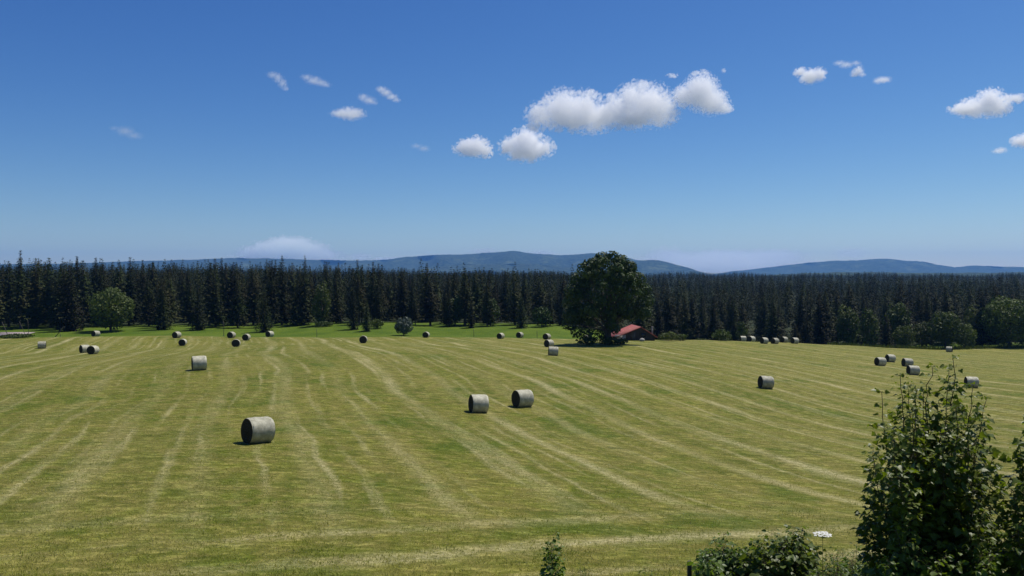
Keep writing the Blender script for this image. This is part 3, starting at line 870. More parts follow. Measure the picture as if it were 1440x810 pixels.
# px, base row (or None with a distance), turn seen from the camera (0 side on, 90 end on), label
BALES = [
    (363, 622, None, 27, 'nearest and largest pale round hay bale, left of centre in the foreground'),
    (673, 579.5, None, 16, 'left one of two pale bales side by side in the middle of the field'),
    (735, 571.5, None, 30, 'right one of two pale bales side by side in the middle of the field'),
    (1077, 546, None, 25, 'solitary round bale on the slope right of the house, far from the others'),
    (280, 520, None, 6, 'solitary pale bale lying side on in the upper left of the field'),
    (778, 500, None, 5, 'small bale lying side on just left of the round tree shadow, nearest of its three'),
    (772, 488, None, 45, 'middle bale of the three left of the big round tree'),
    (769, None, 165, 60, 'farthest bale of the three left of the big round tree, half behind the crest'),
    (1284, 527, None, 24, 'nearest bale of the cluster of four on the right slope'),
    (1276, 515.5, None, 28, 'bale directly behind the nearest one in the cluster of four on the right'),
    (1252, 509, None, 30, 'farthest bale of the cluster of four on the right slope'),
    (1238, 514, None, 34, 'leftmost bale of the cluster of four on the right slope'),
    (1366, 545, None, 18, 'bale partly hidden by the top of the young maple at the right'),
    (1335, 495, None, -12, 'single dark bale in front of the dark rounded tree at the right field edge'),
    (59, 490, None, -6, 'leftmost bale, pale and side on near the shed roof'),
    (131, 498, None, 58, 'front bale of the pair at the left, its dark end turned to the camera'),
    (119, 496, None, 22, 'rear grey bale of the pair at the left, half behind the front one'),
    (134, None, 172, 40, 'dim bale beyond the crest in front of the rounded light green tree'),
    (257, 486, None, 76, 'end on dark bale at the crest, front one of its pair on the left'),
    (248, None, 164, 50, 'small bale at the crest behind the end on dark bale on the left'),
    (332, 487.5, None, 84, 'end on dark bale at the crest, biggest of its three, before the meadow strip'),
    (346, None, 160, 68, 'small bale right of the biggest end on bale at the crest'),
    (325, None, 167, 60, 'bale peeking out behind the left of the biggest end on bale at the crest'),
    (379, None, 173, 50, 'bale showing only its white top at the foot of the black green spruce'),
    (511, 482.5, None, 85, 'end on dark bale at the crest below the brownish spruce'),
    (599, None, 168, 74, 'end on bale at the crest right of the grey willow bush'),
    (704, None, 166, 58, 'left one of two crest bales left of the round tree, bush behind it'),
    (731, None, 171, 58, 'low bale at the crest, right one of two left of the round tree'),
    (825, None, 158, 50, 'pale bale glimpsed in a gap behind the trunk of the big round tree'),
    (1045, None, 176, 20, 'shaded bale at the left end of the far row right of the house'),
    (1057, None, 178, 50, 'shaded bale second from the left in the far row right of the house'),
    (1075, None, 166, 38, 'lit bale third from the left in the far row right of the house'),
    (1090, None, 169, 50, 'lit bale fourth from the left in the far row right of the house'),
    (1103, None, 177, 50, 'shaded bale between lit bales in the far row right of the house'),
    (1118, None, 174, 40, 'lit bale at the right end of the far row right of the house'),
]
for i, (px, py, d, phi, lab) in enumerate(BALES):
    o, BZ = protos[i % 3]
    if i > 2: o = copy_tree(o)
    p = hit(px, py) if py else on(px, d)
    alpha = math.degrees(math.atan2(p[0], p[1]))
    th = R(phi - alpha)
    # lie along the slope of the ground
    ax = np.array([math.cos(th), math.sin(th)])
    zs = [T1(p[0] + ax[0] * k, p[1] + ax[1] * k) for k in (-.5, .5)]
    sl = math.atan2(zs[1] - zs[0], 1.0)
    o.rotation_euler = (0, -sl, th)
    s_ = random.uniform(.97, 1.03)
    o.scale = (s_ * random.uniform(.96, 1.04), s_, s_)
    o.location = (p[0], p[1], sum(zs) / 2 + BZ * s_ - .02)
    tag(o, lab, 'hay bale', G_B)
    print('bale', px, py, 'd=%.1f' % p[1])

# ------------------------------------------------------------------ house, shed, poles, fence posts
def mat_roof(name, c1, c2):
    s = NT(name); o = s.obc()
    n = s.noise(o, 2.5, 4, .6)
    w = s.n('ShaderNodeTexWave', {'Vector': o, 'Scale': 6.0, 'Distortion': .5}, bands_direction='Z').outputs[1]
    c = s.mix(s.ramp(n, .3, .7), c1, c2)
    b = s.bsdf(Base_Color=c, Roughness=.7, Specular_IOR_Level=.25, Normal=s.bump(w, .5, .05))
    return s.surf(b.outputs[0])
M_ROOF = mat_roof('red_tiles', (0.25, 0.055, 0.042), (0.33, 0.10, 0.08))
M_SHEDROOF = mat_roof('rusty_sheet', (0.24, 0.19, 0.18), (0.34, 0.28, 0.26))
M_BOARD = mat_plain('dark_boards', (0.035, 0.028, 0.024), (0.065, 0.055, 0.048), 9, .85, (1, 1, .1), .4)
M_RENDER = mat_plain('pale_render', (0.26, 0.25, 0.22), (0.36, 0.34, 0.30), 3, .9)
M_GLASS = mat_plain('dark_window', (0.02, 0.022, 0.025), (0.03, 0.033, 0.036), 3, .15, bump=0, spec=.5)
def house():
    d = 164.0
    ridge = at(901.5, 459.5, d)
    gz = T1(ridge[0], d)
    rz = ridge[2]
    root = empty('farmhouse', (ridge[0], d, gz), R(5.0))
    H = rz - gz
    WL, WR, DP = 5.9, 3.3, 8.2
    zl, zr = H - WL * .52, H - WR * .62
    zl = max(zl, .5)
    # walls: prism of the gable, front to back
    prof = [(-WL + .45, -.5), (WR - .3, -.5), (WR - .3, zr + .02), (0, H - .22), (-WL + .45, zl + .02)]
    b = Bag()
    v = [(x, 0.35, z) for x, z in prof] + [(x, DP - .35, z) for x, z in prof]
    b.add(v, [(0, 1, 2, 3, 4)]); b.add(v, [(9, 8, 7, 6, 5)])
    b.add(v, [(i, i + 5, (i + 1) % 5 + 5, (i + 1) % 5) for i in range(5)])
    obj('wall', b.mesh('wall', M_BOARD), root)
    def slope(x0, z0, x1, z1, nm):
        b = Bag(); t = .16
        v = [(x0, 0, z0), (x1, 0, z1), (x1, DP, z1), (x0, DP, z0), (x0, 0, z0 - t), (x1, 0, z1 - t), (x1, DP, z1 - t), (x0, DP, z0 - t)]
        b.add(v, [(0, 1, 2, 3), (7, 6, 5, 4), (0, 4, 5, 1), (1, 5, 6, 2), (2, 6, 7, 3), (3, 7, 4, 0)])
        return obj(nm, b.mesh('roof', M_ROOF), root)
    rf = slope(-WL, zl, -.01, H, 'roof')
    slope(WR + .25, zr - .15, .01, H, 'roof')
    b = Bag(); b.box((2.7, 1.2, H - 1.0), (.26, .26, 1.6)); b.box((2.7, 1.2, H - .14), (.42, .42, .10))
    ch = obj('chimney', b.mesh('chimney', M_RENDER), root)
    b = Bag(); b.box((-WL + 1.6, .31, .45), (2.3, .08, 1.5))
    obj('plinth', b.mesh('plinth', M_RENDER), root)['label'] = 'pale rendered wall under the low eave'
    b = Bag(); b.box((.6, .32, 1.1), (1.0, .06, .9))
    wn = obj('window', b.mesh('window', M_GLASS), root)
    b = Bag()
    for cx, cz, sx, sz in ((.6, 1.6, 1.2, .1), (.6, .6, 1.2, .1), (.05, 1.1, .1, .9), (1.15, 1.1, .1, .9)): b.box((cx, .28, cz), (sx, .1, sz))
    obj('frame', b.mesh('frame', M_WOOD), wn)
    b = Bag(); b.box((-1.6, .32, .85), (1.0, .06, 2.0)); obj('door', b.mesh('door', M_WOOD), root)
    tag(root, 'low farmhouse with red tiled roof and dark boarded gable beside the big round tree', 'house')
house()
def boulder():
    p = on(903, 161)
    bm = bmesh.new(); bmesh.ops.create_icosphere(bm, subdivisions=3, radius=.6)
    g = random.Random(3)
    for v in bm.verts: v.co *= 1 + .12 * math.sin(v.co.x * 5 + 1) * math.cos(v.co.y * 4) + g.uniform(-.02, .02); v.co.z *= .62
    me = bpy.data.meshes.new('boulder'); bm.to_mesh(me); bm.free()
    me.materials.append(M_RENDER)
    me.polygons.foreach_set('use_smooth', [True] * len(me.polygons))
    tag(obj('boulder', me, loc=(p[0], p[1], p[2] + .25)), 'rounded pale boulder in front of the dark gable of the farmhouse', 'boulder')
boulder()
def shed():
    d = 176.0
    a = at(-12, 472, d); g0 = T1(a[0], d)
    ztop = at(10, 467.2, d + 3)[2]; zlow = at(10, 472.5, d)[2]
    root = empty('shed', (a[0], d, g0), R(0))
    L = (37 - -12) / F * d
    b = Bag()
    hl, hh = zlow - g0, ztop - g0
    v = [(0, 0, hl), (L - 1.4, 0, hl), (L, 3.4, hh), (0, 3.4, hh)]
    v = v + [(x, y, z - .1) for x, y, z in v]
    b.add(v, [(0, 1, 2, 3), (7, 6, 5, 4), (0, 4, 5, 1), (1, 5, 6, 2), (2, 6, 7, 3), (3, 7, 4, 0)])
    obj('roof', b.mesh('roof', M_SHEDROOF), root)
    b = Bag(); b.box((L / 2 - .6, 1.9, hl / 2 - .25), (L - 2.0, 2.6, hl + .25)); obj('wall', b.mesh('wall', M_BOARD), root)
    tag(root, 'low shed with a rusty pale sheet roof at the left edge under the spruces', 'shed')
shed()
def pole(px0, py0, px1, d, r0, r1, label, name='leaning_pole', cat='pole', pine=None, group=None):
    """a pole from the ground at px1 to the tip at (px0, py0)"""
    p = on(px1, d)
    t = at(px0, py0, d)
    v = Vector(t - p)
    b = Bag()
    mid = v * .5 + Vector((.03, .05, .02))
    b.tube([Vector((0, 0, -.4)) - v * .02, Vector((0, 0, 0)), mid, v], [r0, r0, (r0 + r1) / 2, r1], 8)
    o = obj(name, b.mesh(name, M_WOOD, True), loc=p)
    tag(o, label, cat, group)
pole(3, 453, 11, 176, .08, .05, 'leaning grey trunk behind the shed roof at the left edge')
pole(27, 452, 36, 175, .06, .03, 'thin grey trunk leaning left over the right end of the shed roof')
pole(39, 450, 39.3, 172, .055, .03, 'thin upright grey pole just right of the shed')
pole(88, 461, 77, 172, .09, .06, 'dark pole leaning right between the shed and the broad spruce')
pole(314, 451, 314.3, 176, .07, .04, 'thin pale upright pole right of the low greyish spruce')
for px, top, lab in ((445, 462, 'slender fence post on the meadow strip below the light green bush'), (666, 463, 'slender fence post on the meadow strip left of the bale with a bush'),
                     (755, 465, 'slender fence post on the meadow strip left of the three bales'), (84, 468, 'slender fence post beside the dark leaning pole')):
    pole(px, top, px + .3, 178, .055, .045, lab, 'fence_post', 'post', group='slender posts along the meadow strip')

# ------------------------------------------------------------------ foreground shrubs
def leaf_shape(kind):
    """outline of one leaf in its own plane (x along the midrib), unit length, as a fan from the base"""
    if kind == 'maple':
        half = [(.02, .06), (-.10, .30), (.06, .34), (.16, .56), (.30, .44), (.40, .50), (.46, .28), (.60, .30), (.72, .17), (1.0, 0)]
    elif kind == 'round':
        half = [(0, .02), (.08, .24), (.3, .40), (.55, .40), (.78, .24), (1.0, 0)]
    else:
        half = [(0, .02), (.2, .17), (.45, .22), (.75, .13), (1.0, 0)]
    pts = half + [(x, -y) for x, y in half[-2::-1]]
    v = np.array([(0.12, 0, 0)] + [(x, y, 0) for x, y in pts])
    v[:, 2] = .22 * np.abs(v[:, 1]) - .22 * v[:, 0] ** 2          # folded along the midrib, tip drooping
    f = np.array([(0, i, i + 1) for i in range(1, len(pts))] + [(0, len(pts), 1)])
    return v, f
class Shrub:
    def __init__(s, seed, kind, size):
        s.g = np.random.default_rng(seed); s.kind = leaf_shape(kind); s.size = size
        s.b = Bag(); s.lv = []; s.lf = []; s.n = 0
    def leaf(s, p, outward, scale=1.0):
        g = s.g
        v, f = s.kind
        sz = s.size * scale * g.uniform(.6, 1.15)
        x = np.array([outward[0], outward[1], 0.0]) + np.array([*g.normal(0, .35, 2), g.normal(-.22, .28)])
        x /= np.linalg.norm(x)
        nz = np.array([0, 0, 1.0]) + g.normal(0, .55, 3) + .25 * np.array([outward[0], outward[1], 0])
        y = np.cross(nz, x); y /= np.linalg.norm(y)
        z = np.cross(x, y)
        w = np.array(p) + sz * (v[:, :1] * x + v[:, 1:2] * y * g.uniform(.85, 1.1) + v[:, 2:] * z * g.uniform(.3, 1.6))
        s.lv.append(w); s.lf.append(f + s.n); s.n += len(v)
    def petiole_leaf(s, p, a, scale=1.0, pl=.10):
        g = s.g
        o = np.array([math.cos(a), math.sin(a)])
        q = np.array(p) + np.array([o[0] * pl * .9, o[1] * pl * .9, pl * g.uniform(-.1, .6)]) * g.uniform(.5, 1.2)
        s.b.tube([p, q], [.0022, .0014], 3, False)
        s.leaf(q, o, scale)
    def stem(s, p0, p1, r0, lat, node=.17, sparse=.0, leafstart=.08, wig=.05):
        """upright shoot with opposite side twigs; lat(t) gives their length"""
        g = s.g
        p0 = np.array(p0, float); p1 = np.array(p1, float)
        L = np.linalg.norm(p1 - p0); n = max(5, int(L / node))
        w = np.cumsum(g.normal(0, wig * .35, (n + 1, 3)), 0); w -= np.linspace(0, 1, n + 1)[:, None] * w[-1]
        ts = np.linspace(0, 1, n + 1)
        hv = p1 - p0
        # start spread, then climb
        bend = np.array([hv[0], hv[1], 0])
        pts = p0 + ts[:, None] * hv + (np.sin(ts * math.pi) * .12)[:, None] * bend + w * L * .25
        s.b.tube(pts, r0 * (1 - .86 * ts) + .002, 6)
        a0 = g.uniform(0, 6.28)
        for i in range(1, n + 1):
            t = ts[i]
            if t < leafstart: continue
            a0 += 1.5708 + g.normal(0, .25)
            for sd in (0, math.pi):
                if g.random() < sparse: continue
                a = a0 + sd + g.normal(0, .2)
                l = lat(t) * g.uniform(.55, 1.15)
                if t > .55 and l < .45:
                    for _ in range(2): s.petiole_leaf(pts[i] + g.normal(0, .02, 3), g.uniform(0, 6.28), .95 - .3 * t)
                if l < .12 or i == n:
                    s.petiole_leaf(pts[i], a, .6 + .4 * (1 - t) if t > .9 else 1.0)
                    continue
                rise = g.uniform(.35, .95)
                d = np.array([math.cos(a), math.sin(a), rise]); d /= np.linalg.norm(d)
                m = max(2, int(l / .085))
                q = [pts[i] + d * l * k / m + np.array([0, 0, .10 * l * (k / m) ** 2]) + (g.normal(0, .012, 3) if k else 0) for k in range(m + 1)]
                s.b.tube(q, np.linspace(.0055, .002, m + 1), 4)
                for k in range(1, m + 1):
                    aa = a + 1.5708 * (1 if k % 2 else .55)
                    s.petiole_leaf(q[k], a + g.uniform(.5, 1.5), 1.0)
                    s.petiole_leaf(q[k], a - g.uniform(.5, 1.5), 1.0)
                    if k == m: s.petiole_leaf(q[k], a, 1.0, .05)
        for k in range(3): s.petiole_leaf(pts[-1], g.uniform(0, 6.28), .5, .04)
    def build(s, name, loc, label, cat, leafmat, group=None):
        root = empty(name, loc)
        obj('stems' if False else 'branch', s.b.mesh(name + '_branch', M_TWIG, True), root)
        obj('foliage', mesh_np(name + '_foliage', np.concatenate(s.lv), np.concatenate(s.lf), leafmat), root)
        tag(root, label, cat, group)
        print(name, 'leaves', len(s.lv))
        return root

def fore_tree(name, seed, d, px_base, tips, label, kind='maple', size=.15, mat=None, latlen=.6, cat='young tree', r0=.022, sparse=.0, node=.15, zdrop=0.0, power=.8, leafstart=.08, extra=0):
    """tips: (px, py, depth offset) of each shoot"""
    p = on(px_base, d)
    s = Shrub(seed, kind, size)
    tips = list(tips)
    for px, py, dd in tips[:]:
        for _ in range(extra):
            tips.append((max(px + s.g.normal(0, 5 if cat == 'sapling' else 13), 992 if seed == 41 else 0), py + abs(s.g.normal(0, 14)) * (3.0 if kind == 'maple' else 1) + 3, dd + s.g.normal(0, .35)))
    for k, (px, py, dd) in enumerate(tips):
        t = at(px, py, d + dd) - p
        b0 = (s.g.normal(0, .05) + t[0] * .06, s.g.normal(0, .05) + t[1] * .06, -.1)
        Ls = np.linalg.norm(t)
        s.stem(b0, t, r0 * (Ls / 4.5) ** .7, lambda q, Ls=Ls: latlen * min(1.0, (1 - q) ** power * 1.5) * (.75 + .25 * min(1, Ls / 3)), node=node, sparse=sparse, leafstart=leafstart)
    return s.build(name, p, label, cat, mat or M_MAPLE)

fore_tree('young_maple', 31, 12.2, 1322,
          [(1340, 503, 0), (1311, 516, .2), (1266, 528, -.1), (1240, 552, .2), (1388, 560, .1), (1368, 545, -.4), (1290, 548, -.5), (1256, 610, -.5), (1228, 645, .1),
           (1398, 640, -.2), (1350, 590, .6), (1216, 725, -.3), (1330, 600, -.8), (1300, 610, .7), (1410, 715, .2), (1275, 690, -.9), (1370, 690, -.9)],
          'tall young maple with dense dark lobed leaves in the right foreground', size=.118, latlen=.50, node=.15, extra=1)
fore_tree('young_maple', 32, 11.4, 1462,
          [(1450, 585, 0), (1434, 625, .2), (1470, 560, .2), (1425, 690, -.2), (1490, 580, 0), (1455, 660, -.5), (1432, 740, -.6)],
          'young maple cut off by the right edge of the view', size=.118, latlen=.48, node=.12)
fore_tree('leafy_shrub', 41, 14.2, 1010, [(990, 776, 0), (1006, 762, .1), (1030, 766, -.2), (1018, 752, .3), (1000, 775, -.3), (994, 790, .1), (1042, 775, .3)],
          'bright leafy shrub growing beside the dark post at the bottom', 'round', .125, M_HAZEL, .38, 'shrub', .012, node=.10, leafstart=.2, extra=3)
fore_tree('leafy_shrub', 42, 13.6, 1088, [(1062, 762, 0), (1085, 750, .2), (1117, 742, 0), (1100, 758, -.3), (1135, 765, .2), (1075, 775, -.3), (1128, 755, -.1), (1050, 772, .2)],
          'taller leafy shrub between the post shrub and the white flower', 'round', .13, M_HAZEL, .40, 'shrub', .012, node=.10, leafstart=.2, extra=3)
fore_tree('leafy_shrub', 43, 13.2, 1180, [(1160, 790, 0), (1185, 778, .2), (1205, 768, 0), (1222, 780, -.2), (1172, 785, -.3), (1235, 775, .2), (1197, 790, -.4)],
          'low yellowish shrub with narrow leaves below the white flower', 'narrow', .10, M_HAZEL, .36, 'shrub', .010, node=.09, leafstart=.2, extra=3)
fore_tree('leafy_shrub', 44, 11.0, 1270, [(1230, 800, 0), (1260, 780, .2), (1290, 770, 0), (1320, 790, -.2), (1350, 770, .1), (1250, 790, -.3), (1380, 780, 0), (1400, 760, .2)],
          'undergrowth shrub at the foot of the tall young maple', 'round', .10, M_MAPLE, .42, 'shrub', .012, node=.11, leafstart=.2, extra=2)
fore_tree('sapling', 51, 15.5, 779, [(778, 752, 0), (770, 772, .1), (787, 775, 0)],
          'slim dark leaved sapling poking up at the bottom centre', 'round', .105, M_MAPLE, .17, 'sapling', .008, node=.08, leafstart=.15, extra=1)
fore_tree('weed_plant', 52, 16.0, 822, [(822, 795, 0), (828, 802, .1), (816, 803, -.1)],
          'small weed right of the slim dark sapling at the bottom', 'narrow', .08, M_HAZEL, .12, 'weed', .005, node=.09, leafstart=.15)
fore_tree('weed_plant', 53, 16.0, 912, [(908, 800, 0), (916, 803, .1), (900, 806, -.1), (922, 807, 0)],
          'low weed at the bottom edge left of the dark post', 'narrow', .08, M_HAZEL, .14, 'weed', .005, node=.09, leafstart=.15)

def bank_grass():
    g = np.random.default_rng(61)
    n = 22000
    d = g.uniform(11.5, 20.5, n); px = np.where(g.random(n) < .8, g.uniform(860, 1480, n), g.uniform(640, 1000, n))
    x = (px - 720) / F * d
    cl = np.sin(x * 2.3 + 1.7 * np.sin(d * 1.1)) + np.sin(d * 2.9 + x) + g.normal(0, .9, n)
    k = (cl > .1) & (d < 20.2 - 2.6 * (px < 930))
    x, d = x[k], d[k]; n = len(x); z = T(x, d)
    a = g.uniform(0, 6.283, n); h = g.uniform(.12, .50, n) * np.interp(d, [12, 20], [1.1, .55]); w = g.uniform(.004, .010, n)
    dx, dy = np.cos(a) * w, np.sin(a) * w
    b = g.uniform(0, 6.283, n); l = h * g.uniform(.1, .7, n); lx, ly = np.cos(b) * l, np.sin(b) * l
    V = np.stack([np.c_[x - dx, d - dy, z - .02], np.c_[x + dx, d + dy, z - .02], np.c_[x + lx * .4 + dx * .8, d + ly * .4 + dy * .8, z + h * .65], np.c_[x + lx * .4 - dx * .8, d + ly * .4 - dy * .8, z + h * .65],
                  np.c_[x + lx, d + ly, z + h]], 1).reshape(-1, 3)
    i0 = np.arange(n)[:, None] * 5
    tag(obj('bank_grass', mesh_np('bank_grass', V, [i0 + np.array([[0, 1, 2, 3]]), i0 + np.array([[3, 2, 4]])], M_HAZEL)), 'tall uncut grass on the bank at the foot of the shrubs', 'grass', kind='stuff')
bank_grass()

def post():
    d = 13.9
    p = on(971, d); top = at(971, 789, d)
    h = top[2] - p[2]
    bm = bmesh.new()
    bmesh.ops.create_cone(bm, segments=14, radius1=.045, radius2=.04, depth=h + .3, cap_ends=True)
    bmesh.ops.bevel(bm, geom=[e for e in bm.edges if e.calc_face_angle(0) > 1.0], offset=.008, segments=2, affect='EDGES')
    for v in bm.verts: v.co.z += h / 2 - .15
    me = bpy.data.meshes.new('fence_post'); bm.to_mesh(me); bm.free(); me.materials.append(M_WOOD)
    tag(obj('fence_post', me, loc=p), 'short dark wooden post at the bottom beside the bright leafy shrub', 'post')
post()
def flower():
    d = 13.9
    p = on(1159, d); top = at(1157, 751, d) - p
    root = empty('umbel_flower', p)
    g = np.random.default_rng(9)
    ms = mat_plain('flower_stalk', (0.06, 0.10, 0.03), (0.09, 0.13, 0.04), 10)
    mw = mat_plain('white_florets', (0.70, 0.70, 0.64), (0.82, 0.82, 0.78), 20, .7)
    b = Bag(); b.tube([(0, 0, -.05), top * np.array([.4, .4, .5]), top - np.array([0, 0, .08])], [.006, .005, .004], 6)
    hub = top - np.array([0, 0, .08])
    fl = Bag()
    for i in range(26):
        a = i * 2.4; r = .155 * math.sqrt((i + .5) / 26)
        c = top + np.array([r * math.cos(a), r * math.sin(a), .012 - .9 * r * r + g.normal(0, .004)])
        b.tube([hub, c], [.0018, .0012], 3, False)
        for k in range(14):
            o = g.normal(0, 1, 3); o /= np.linalg.norm(o); o[2] = abs(o[2]) * .4
            q = c + o * .022; s_ = .012
            o = np.array([o[0] * .35, o[1] * .35, 1.0]); o /= np.linalg.norm(o)
            t = np.cross(o, [.3, .5, .8]); t /= np.linalg.norm(t) + 1e-9; u = np.cross(o, t); u /= np.linalg.norm(u) + 1e-9
            fl.add([q - t * s_, q - u * s_, q + t * s_, q + u * s_], [(0, 1, 2, 3)])
    obj('stalk', b.mesh('stalk', ms), root); obj('flower_head', fl.mesh('flower_head', mw), root)
    tag(root, 'tall white umbel flower on a thin stalk above the low shrubs', 'flower')
flower()

# ------------------------------------------------------------------ short grass of the near field
def grass():
    g = np.random.default_rng(12)
    n = 130000
    d = 19 + 42 * g.random(n) ** 2.4
    x = (g.random(n) * 1.42 - .71) * d
    cl = np.sin(x * 1.7 + 2 * np.sin(d * .9)) * np.sin(d * 1.3 + np.sin(x * .8)) + g.normal(0, .8, n)
    keep = cl > -.35
    x, d = x[keep], d[keep]; n = len(x)
    z = T(x, d)
    a = g.uniform(0, 6.283, n); h = g.uniform(.03, .085, n) * (1 + .3 * np.clip(cl[keep], -1, 1)); w = g.uniform(.006, .016, n)
    dx, dy = np.cos(a) * w, np.sin(a) * w
    lx, ly = g.normal(0, .04, n), g.normal(0, .04, n)
    V = np.stack([np.c_[x - dx, d - dy, z - .01], np.c_[x + dx, d + dy, z - .01], np.c_[x + lx, d + ly, z + h]], 1).reshape(-1, 3)
    s = NT('stubble_blades'); p = s.pos()
    c = s.mix(s.ramp(s.noise(p, .5, 3), .35, .65), (0.20, 0.24, 0.012), (0.42, 0.39, 0.08))
    c = s.mix(s.ramp(s.noise(p, 9, 2), .5, .7), c, (0.42, 0.37, 0.16))
    b = s.bsdf(Base_Color=c, Roughness=.6, Specular_IOR_Level=.2)
    tr = s.n('ShaderNodeBsdfTranslucent', {'Color': c})
    s.surf(s.n('ShaderNodeMixShader', {0: .3, 1: b.outputs[0], 2: tr.outputs[0]}).outputs[0])
    tag(obj('grass', mesh_np('grass', V, np.arange(3 * n).reshape(-1, 3), s.mt)), 'short stubble of cut grass in the near part of the meadow', 'grass', kind='stuff')
grass()

# ------------------------------------------------------------------ clouds
def cloud(name_label, d, lobes, dens=.05, edge=.55, amp=1.55, nscale=1.0, flat=.8, cat='cloud', seed=0, alb=1.0, off=0.0):
    """lobes: (px, py, half width px, half height px)"""
    q = d / F
    C0 = at(np.mean([l[0] for l in lobes]), np.mean([l[1] for l in lobes]), d)
    g = np.random.default_rng(seed + 1000)
    LL = []
    for px, py, rx, rz in lobes:
        c = at(px, py, d) - C0
        c[1] += g.uniform(-.4, .4) * rx * q
        LL.append((c, np.array([rx, (rx + rz) / 2, rz]) * q * 1.03))
    rm = np.mean([r.min() for c, r in LL])
    # domain: one closed skin round all lobes
    bm = bmesh.new()
    for c, r in LL:
        mtx = Matrix.Translation(Vector(c)) @ Matrix.Diagonal((*(r * 1.36), 1))
        bmesh.ops.create_icosphere(bm, subdivisions=3, radius=1.0, matrix=mtx)
    me = bpy.data.meshes.new('cloud'); bm.to_mesh(me); bm.free()
    o = bpy.data.objects.new('cloud', me); link(o)
    md = o.modifiers.new('skin', 'REMESH'); md.mode = 'VOXEL'; md.voxel_size = rm * .22
    bpy.context.view_layer.update()
    ev = o.evaluated_get(bpy.context.evaluated_depsgraph_get())
    me2 = bpy.data.meshes.new_from_object(ev)
    o.modifiers.clear(); o.data = me2; bpy.data.meshes.remove(me)
    o.location = C0
    s = NT('cloud_vapour')
    p = s.obc()
    pn = s.vm('ADD', p, tuple(g.uniform(-500, 500, 3)))
    # the lobes are first pushed about by a coarse noise, then eaten into by finer and finer billows
    wn = s.n('ShaderNodeTexNoise', {'Vector': pn, 'Scale': .9 / rm * nscale, 'Detail': 2, 'Roughness': .5})
    warp = s.vm('MULTIPLY', s.vm('SUBTRACT', wn.outputs['Color'], (.5, .5, .5)), (1.5 * rm,) * 3)
    pw = s.vm('ADD', p, warp)
    n2 = s.noise(pn, 2.0 / rm * nscale, 2, .5)
    n3 = s.noise(pn, 3.4 / rm * nscale, 3, .6)
    bil = s.m('ABSOLUTE', s.m('SUBTRACT', n2, .5))
    bil3 = s.m('ABSOLUTE', s.m('SUBTRACT', n3, .5))
    nz = s.m('SUBTRACT', .30, s.m('ADD', s.m('MULTIPLY', s.m('SUBTRACT', .16, bil), 2.6), s.m('MULTIPLY', s.m('SUBTRACT', .16, bil3), .42)))
    fld = None
    for c, r in LL:
        e = s.vm('MULTIPLY', s.vm('SUBTRACT', pw, tuple(c)), tuple(1 / r))
        v = s.m('SUBTRACT', 1.0, s.vm('LENGTH', e))
        fld = v if fld is None else s.m('SMOOTH_MAX', fld, v, .12)
    tot = s.m('ADD', fld, s.m('MULTIPLY', s.m('SUBTRACT', nz, .02 + off), amp))
    den = s.m('MULTIPLY', s.ramp(tot, .0, edge * .48), dens)
    v = s.n('ShaderNodeVolumePrincipled', {'Color': (alb, 1.0, .5 + .5 * alb, 1), 'Density': den, 'Anisotropy': .35})
    s.t.links.new(v.outputs[0], s.out.inputs['Volume'])
    s.mt.cycles.volume_step_rate = .12 if d < 10000 else .3
    me2.materials.clear(); me2.materials.append(s.mt)
    tag(o, name_label, cat, 'clouds in the blue sky')
    return o
D = 5200
cloud('large puffy white cloud high above the round tree, widest of all', D,
      [(762, 162, 20, 18), (790, 156, 26, 24), (818, 158, 28, 25), (838, 166, 20, 18), (800, 172, 30, 13), (868, 158, 22, 20), (893, 143, 24, 24), (915, 150, 26, 26), (932, 160, 20, 18), (890, 168, 28, 14), (850, 164, 20, 18), (752, 176, 12, 7), (770, 140, 9, 5), (830, 134, 10, 6), (905, 122, 12, 8), (860, 138, 10, 6)], .016, .5, seed=1)
cloud('white cloud just right of the widest one, with a ragged top', D, [(962, 136, 15, 14), (985, 130, 22, 22), (1002, 142, 20, 16), (1016, 151, 12, 8), (978, 104, 8, 3), (990, 102, 7, 4), (945, 107, 8, 3), (1017, 100, 4, 3), (1024, 152, 8, 5)], .022, .5, seed=2)
cloud('compact rounded white cloud below the left end of the widest one', 6800, [(716, 206, 15, 12), (740, 202, 22, 19), (758, 208, 19, 14), (740, 214, 26, 12)], .02, .5, seed=3)
cloud('small oval white cloud left of the compact rounded one', 6400, [(654, 209, 14, 10), (670, 207, 16, 13), (683, 212, 11, 9)], .026, .5, seed=4)
cloud('wedge shaped white cloud near the right edge', D, [(1352, 155, 20, 6), (1372, 150, 20, 12), (1390, 145, 18, 17), (1405, 151, 16, 11), (1428, 138, 16, 6)], .026, .5, seed=5)
cloud('small bright white cloud right of the ragged topped cloud', D, [(1125, 102, 9, 6), (1140, 107, 14, 9), (1151, 105, 9, 9)], .035, .5, seed=6)
cloud('white cloud cut by the right edge below the wedge shaped cloud', D, [(1430, 200, 10, 7), (1442, 197, 12, 9)], .03, .5, seed=7)
cloud('tiny wisp left of the cloud cut by the right edge', D, [(1402, 213, 8, 3), (1409, 211, 8, 4)], .03, .6, amp=2.4, seed=8, off=.10)
cloud('tiny white puff below two faint specks right of the small bright cloud', D, [(1202, 104, 7, 4), (1207, 99, 6, 6), (1211, 105, 5, 3)], .05, .6, amp=2.4, seed=9, off=.10)
cloud('tiny white streak right of the tiny puff high on the right', D, [(1234, 114, 6, 4), (1243, 112, 9, 4)], .04, .6, amp=2.4, seed=10, off=.10)
cloud('faint speck of cloud above the tiny white puff', D, [(1180, 89, 8, 3), (1190, 91, 9, 4), (1203, 89, 6, 3)], .022, .6, amp=2.4, seed=11, off=.10)
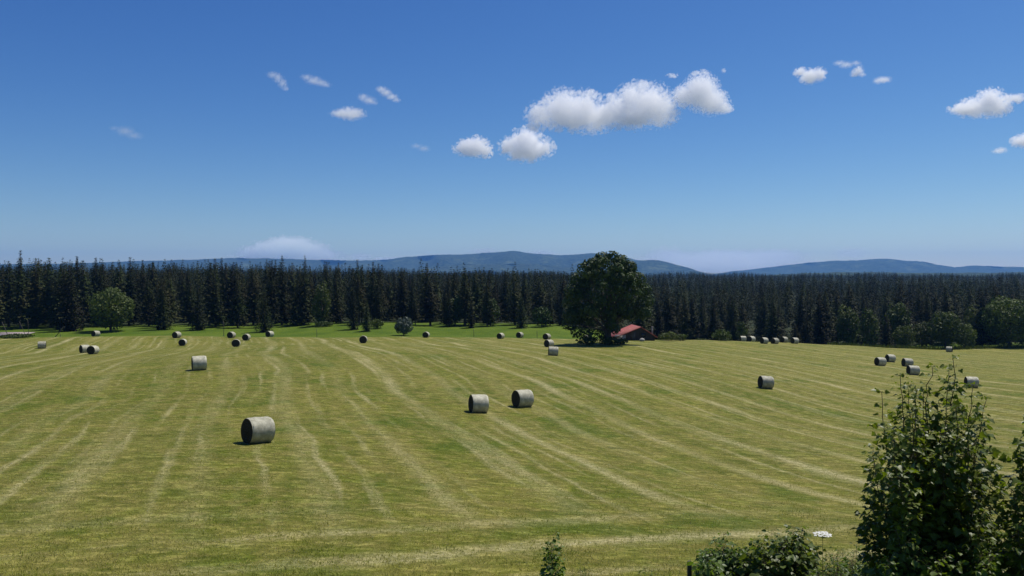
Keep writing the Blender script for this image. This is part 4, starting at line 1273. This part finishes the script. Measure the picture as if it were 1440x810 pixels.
cloud('small flat white cloud on the left, brightest of the wisps there', D, [(480, 160, 14, 5), (493, 159, 18, 8)], .022, .8, amp=1.5, seed=12)
cloud('thin slanting wisp at the right of the left hand wisps', D, [(536, 125, 7, 4), (543, 131, 8, 5), (551, 136, 8, 4), (557, 141, 6, 3)], .030, .6, amp=2.4, seed=13, off=.10)
cloud('faint wisp between the flat white cloud and the slanting wisp', D, [(511, 137, 7, 5), (519, 141, 9, 5), (526, 144, 5, 3)], .022, .6, amp=2.4, seed=14, off=.10)
cloud('faint elongated wisp high on the left', D, [(432, 109, 8, 4), (441, 113, 11, 5), (450, 116, 10, 4), (459, 120, 7, 3)], .018, .6, amp=2.4, seed=15, off=.10)
cloud('curved faint wisp farthest up among the left hand wisps', D, [(384, 106, 8, 4), (391, 110, 7, 6), (397, 117, 6, 7), (402, 124, 4, 4)], .018, .6, amp=2.4, seed=16, off=.10)
cloud('barely visible wisp low on the far left', D, [(160, 180, 6, 3), (175, 184, 12, 6), (187, 190, 10, 5)], .008, .6, amp=2.4, seed=17, off=.10)
cloud('barely visible wisp left of the small oval cloud', D, [(586, 205, 8, 3), (596, 209, 8, 4)], .012, .6, amp=2.4, seed=18, off=.10)
D2 = 26000
cloud('broad pale cumulus resting on the ridge above the left forest', D2, [(360, 355, 22, 9), (376, 349, 20, 10), (398, 344, 26, 11), (420, 345, 24, 10), (440, 350, 20, 10), (452, 357, 18, 7), (405, 360, 64, 11)], .0042, .6, seed=21, flat=.6, alb=.97)
cloud('wide pale low cloud bank behind the gap in the hills', D2, [(935, 358, 22, 11), (960, 366, 60, 12), (1020, 364, 70, 12), (1080, 362, 56, 11), (1020, 374, 110, 12)], .0017, .9, seed=22, alb=.97)
cloud('small pale cloud peeking over the ridge peak', D2, [(680, 353, 22, 5), (760, 356, 24, 5)], .0016, .8, seed=23, alb=.97)
cloud('small pale cloud low over the dip of the ridge', D2, [(508, 362, 18, 6), (545, 365, 26, 4)], .0018, .8, seed=24, alb=.97)
cloud('faint low cloud over the right hand ridge', D2, [(1200, 356, 26, 9)], .0008, .9, seed=25, alb=.97)
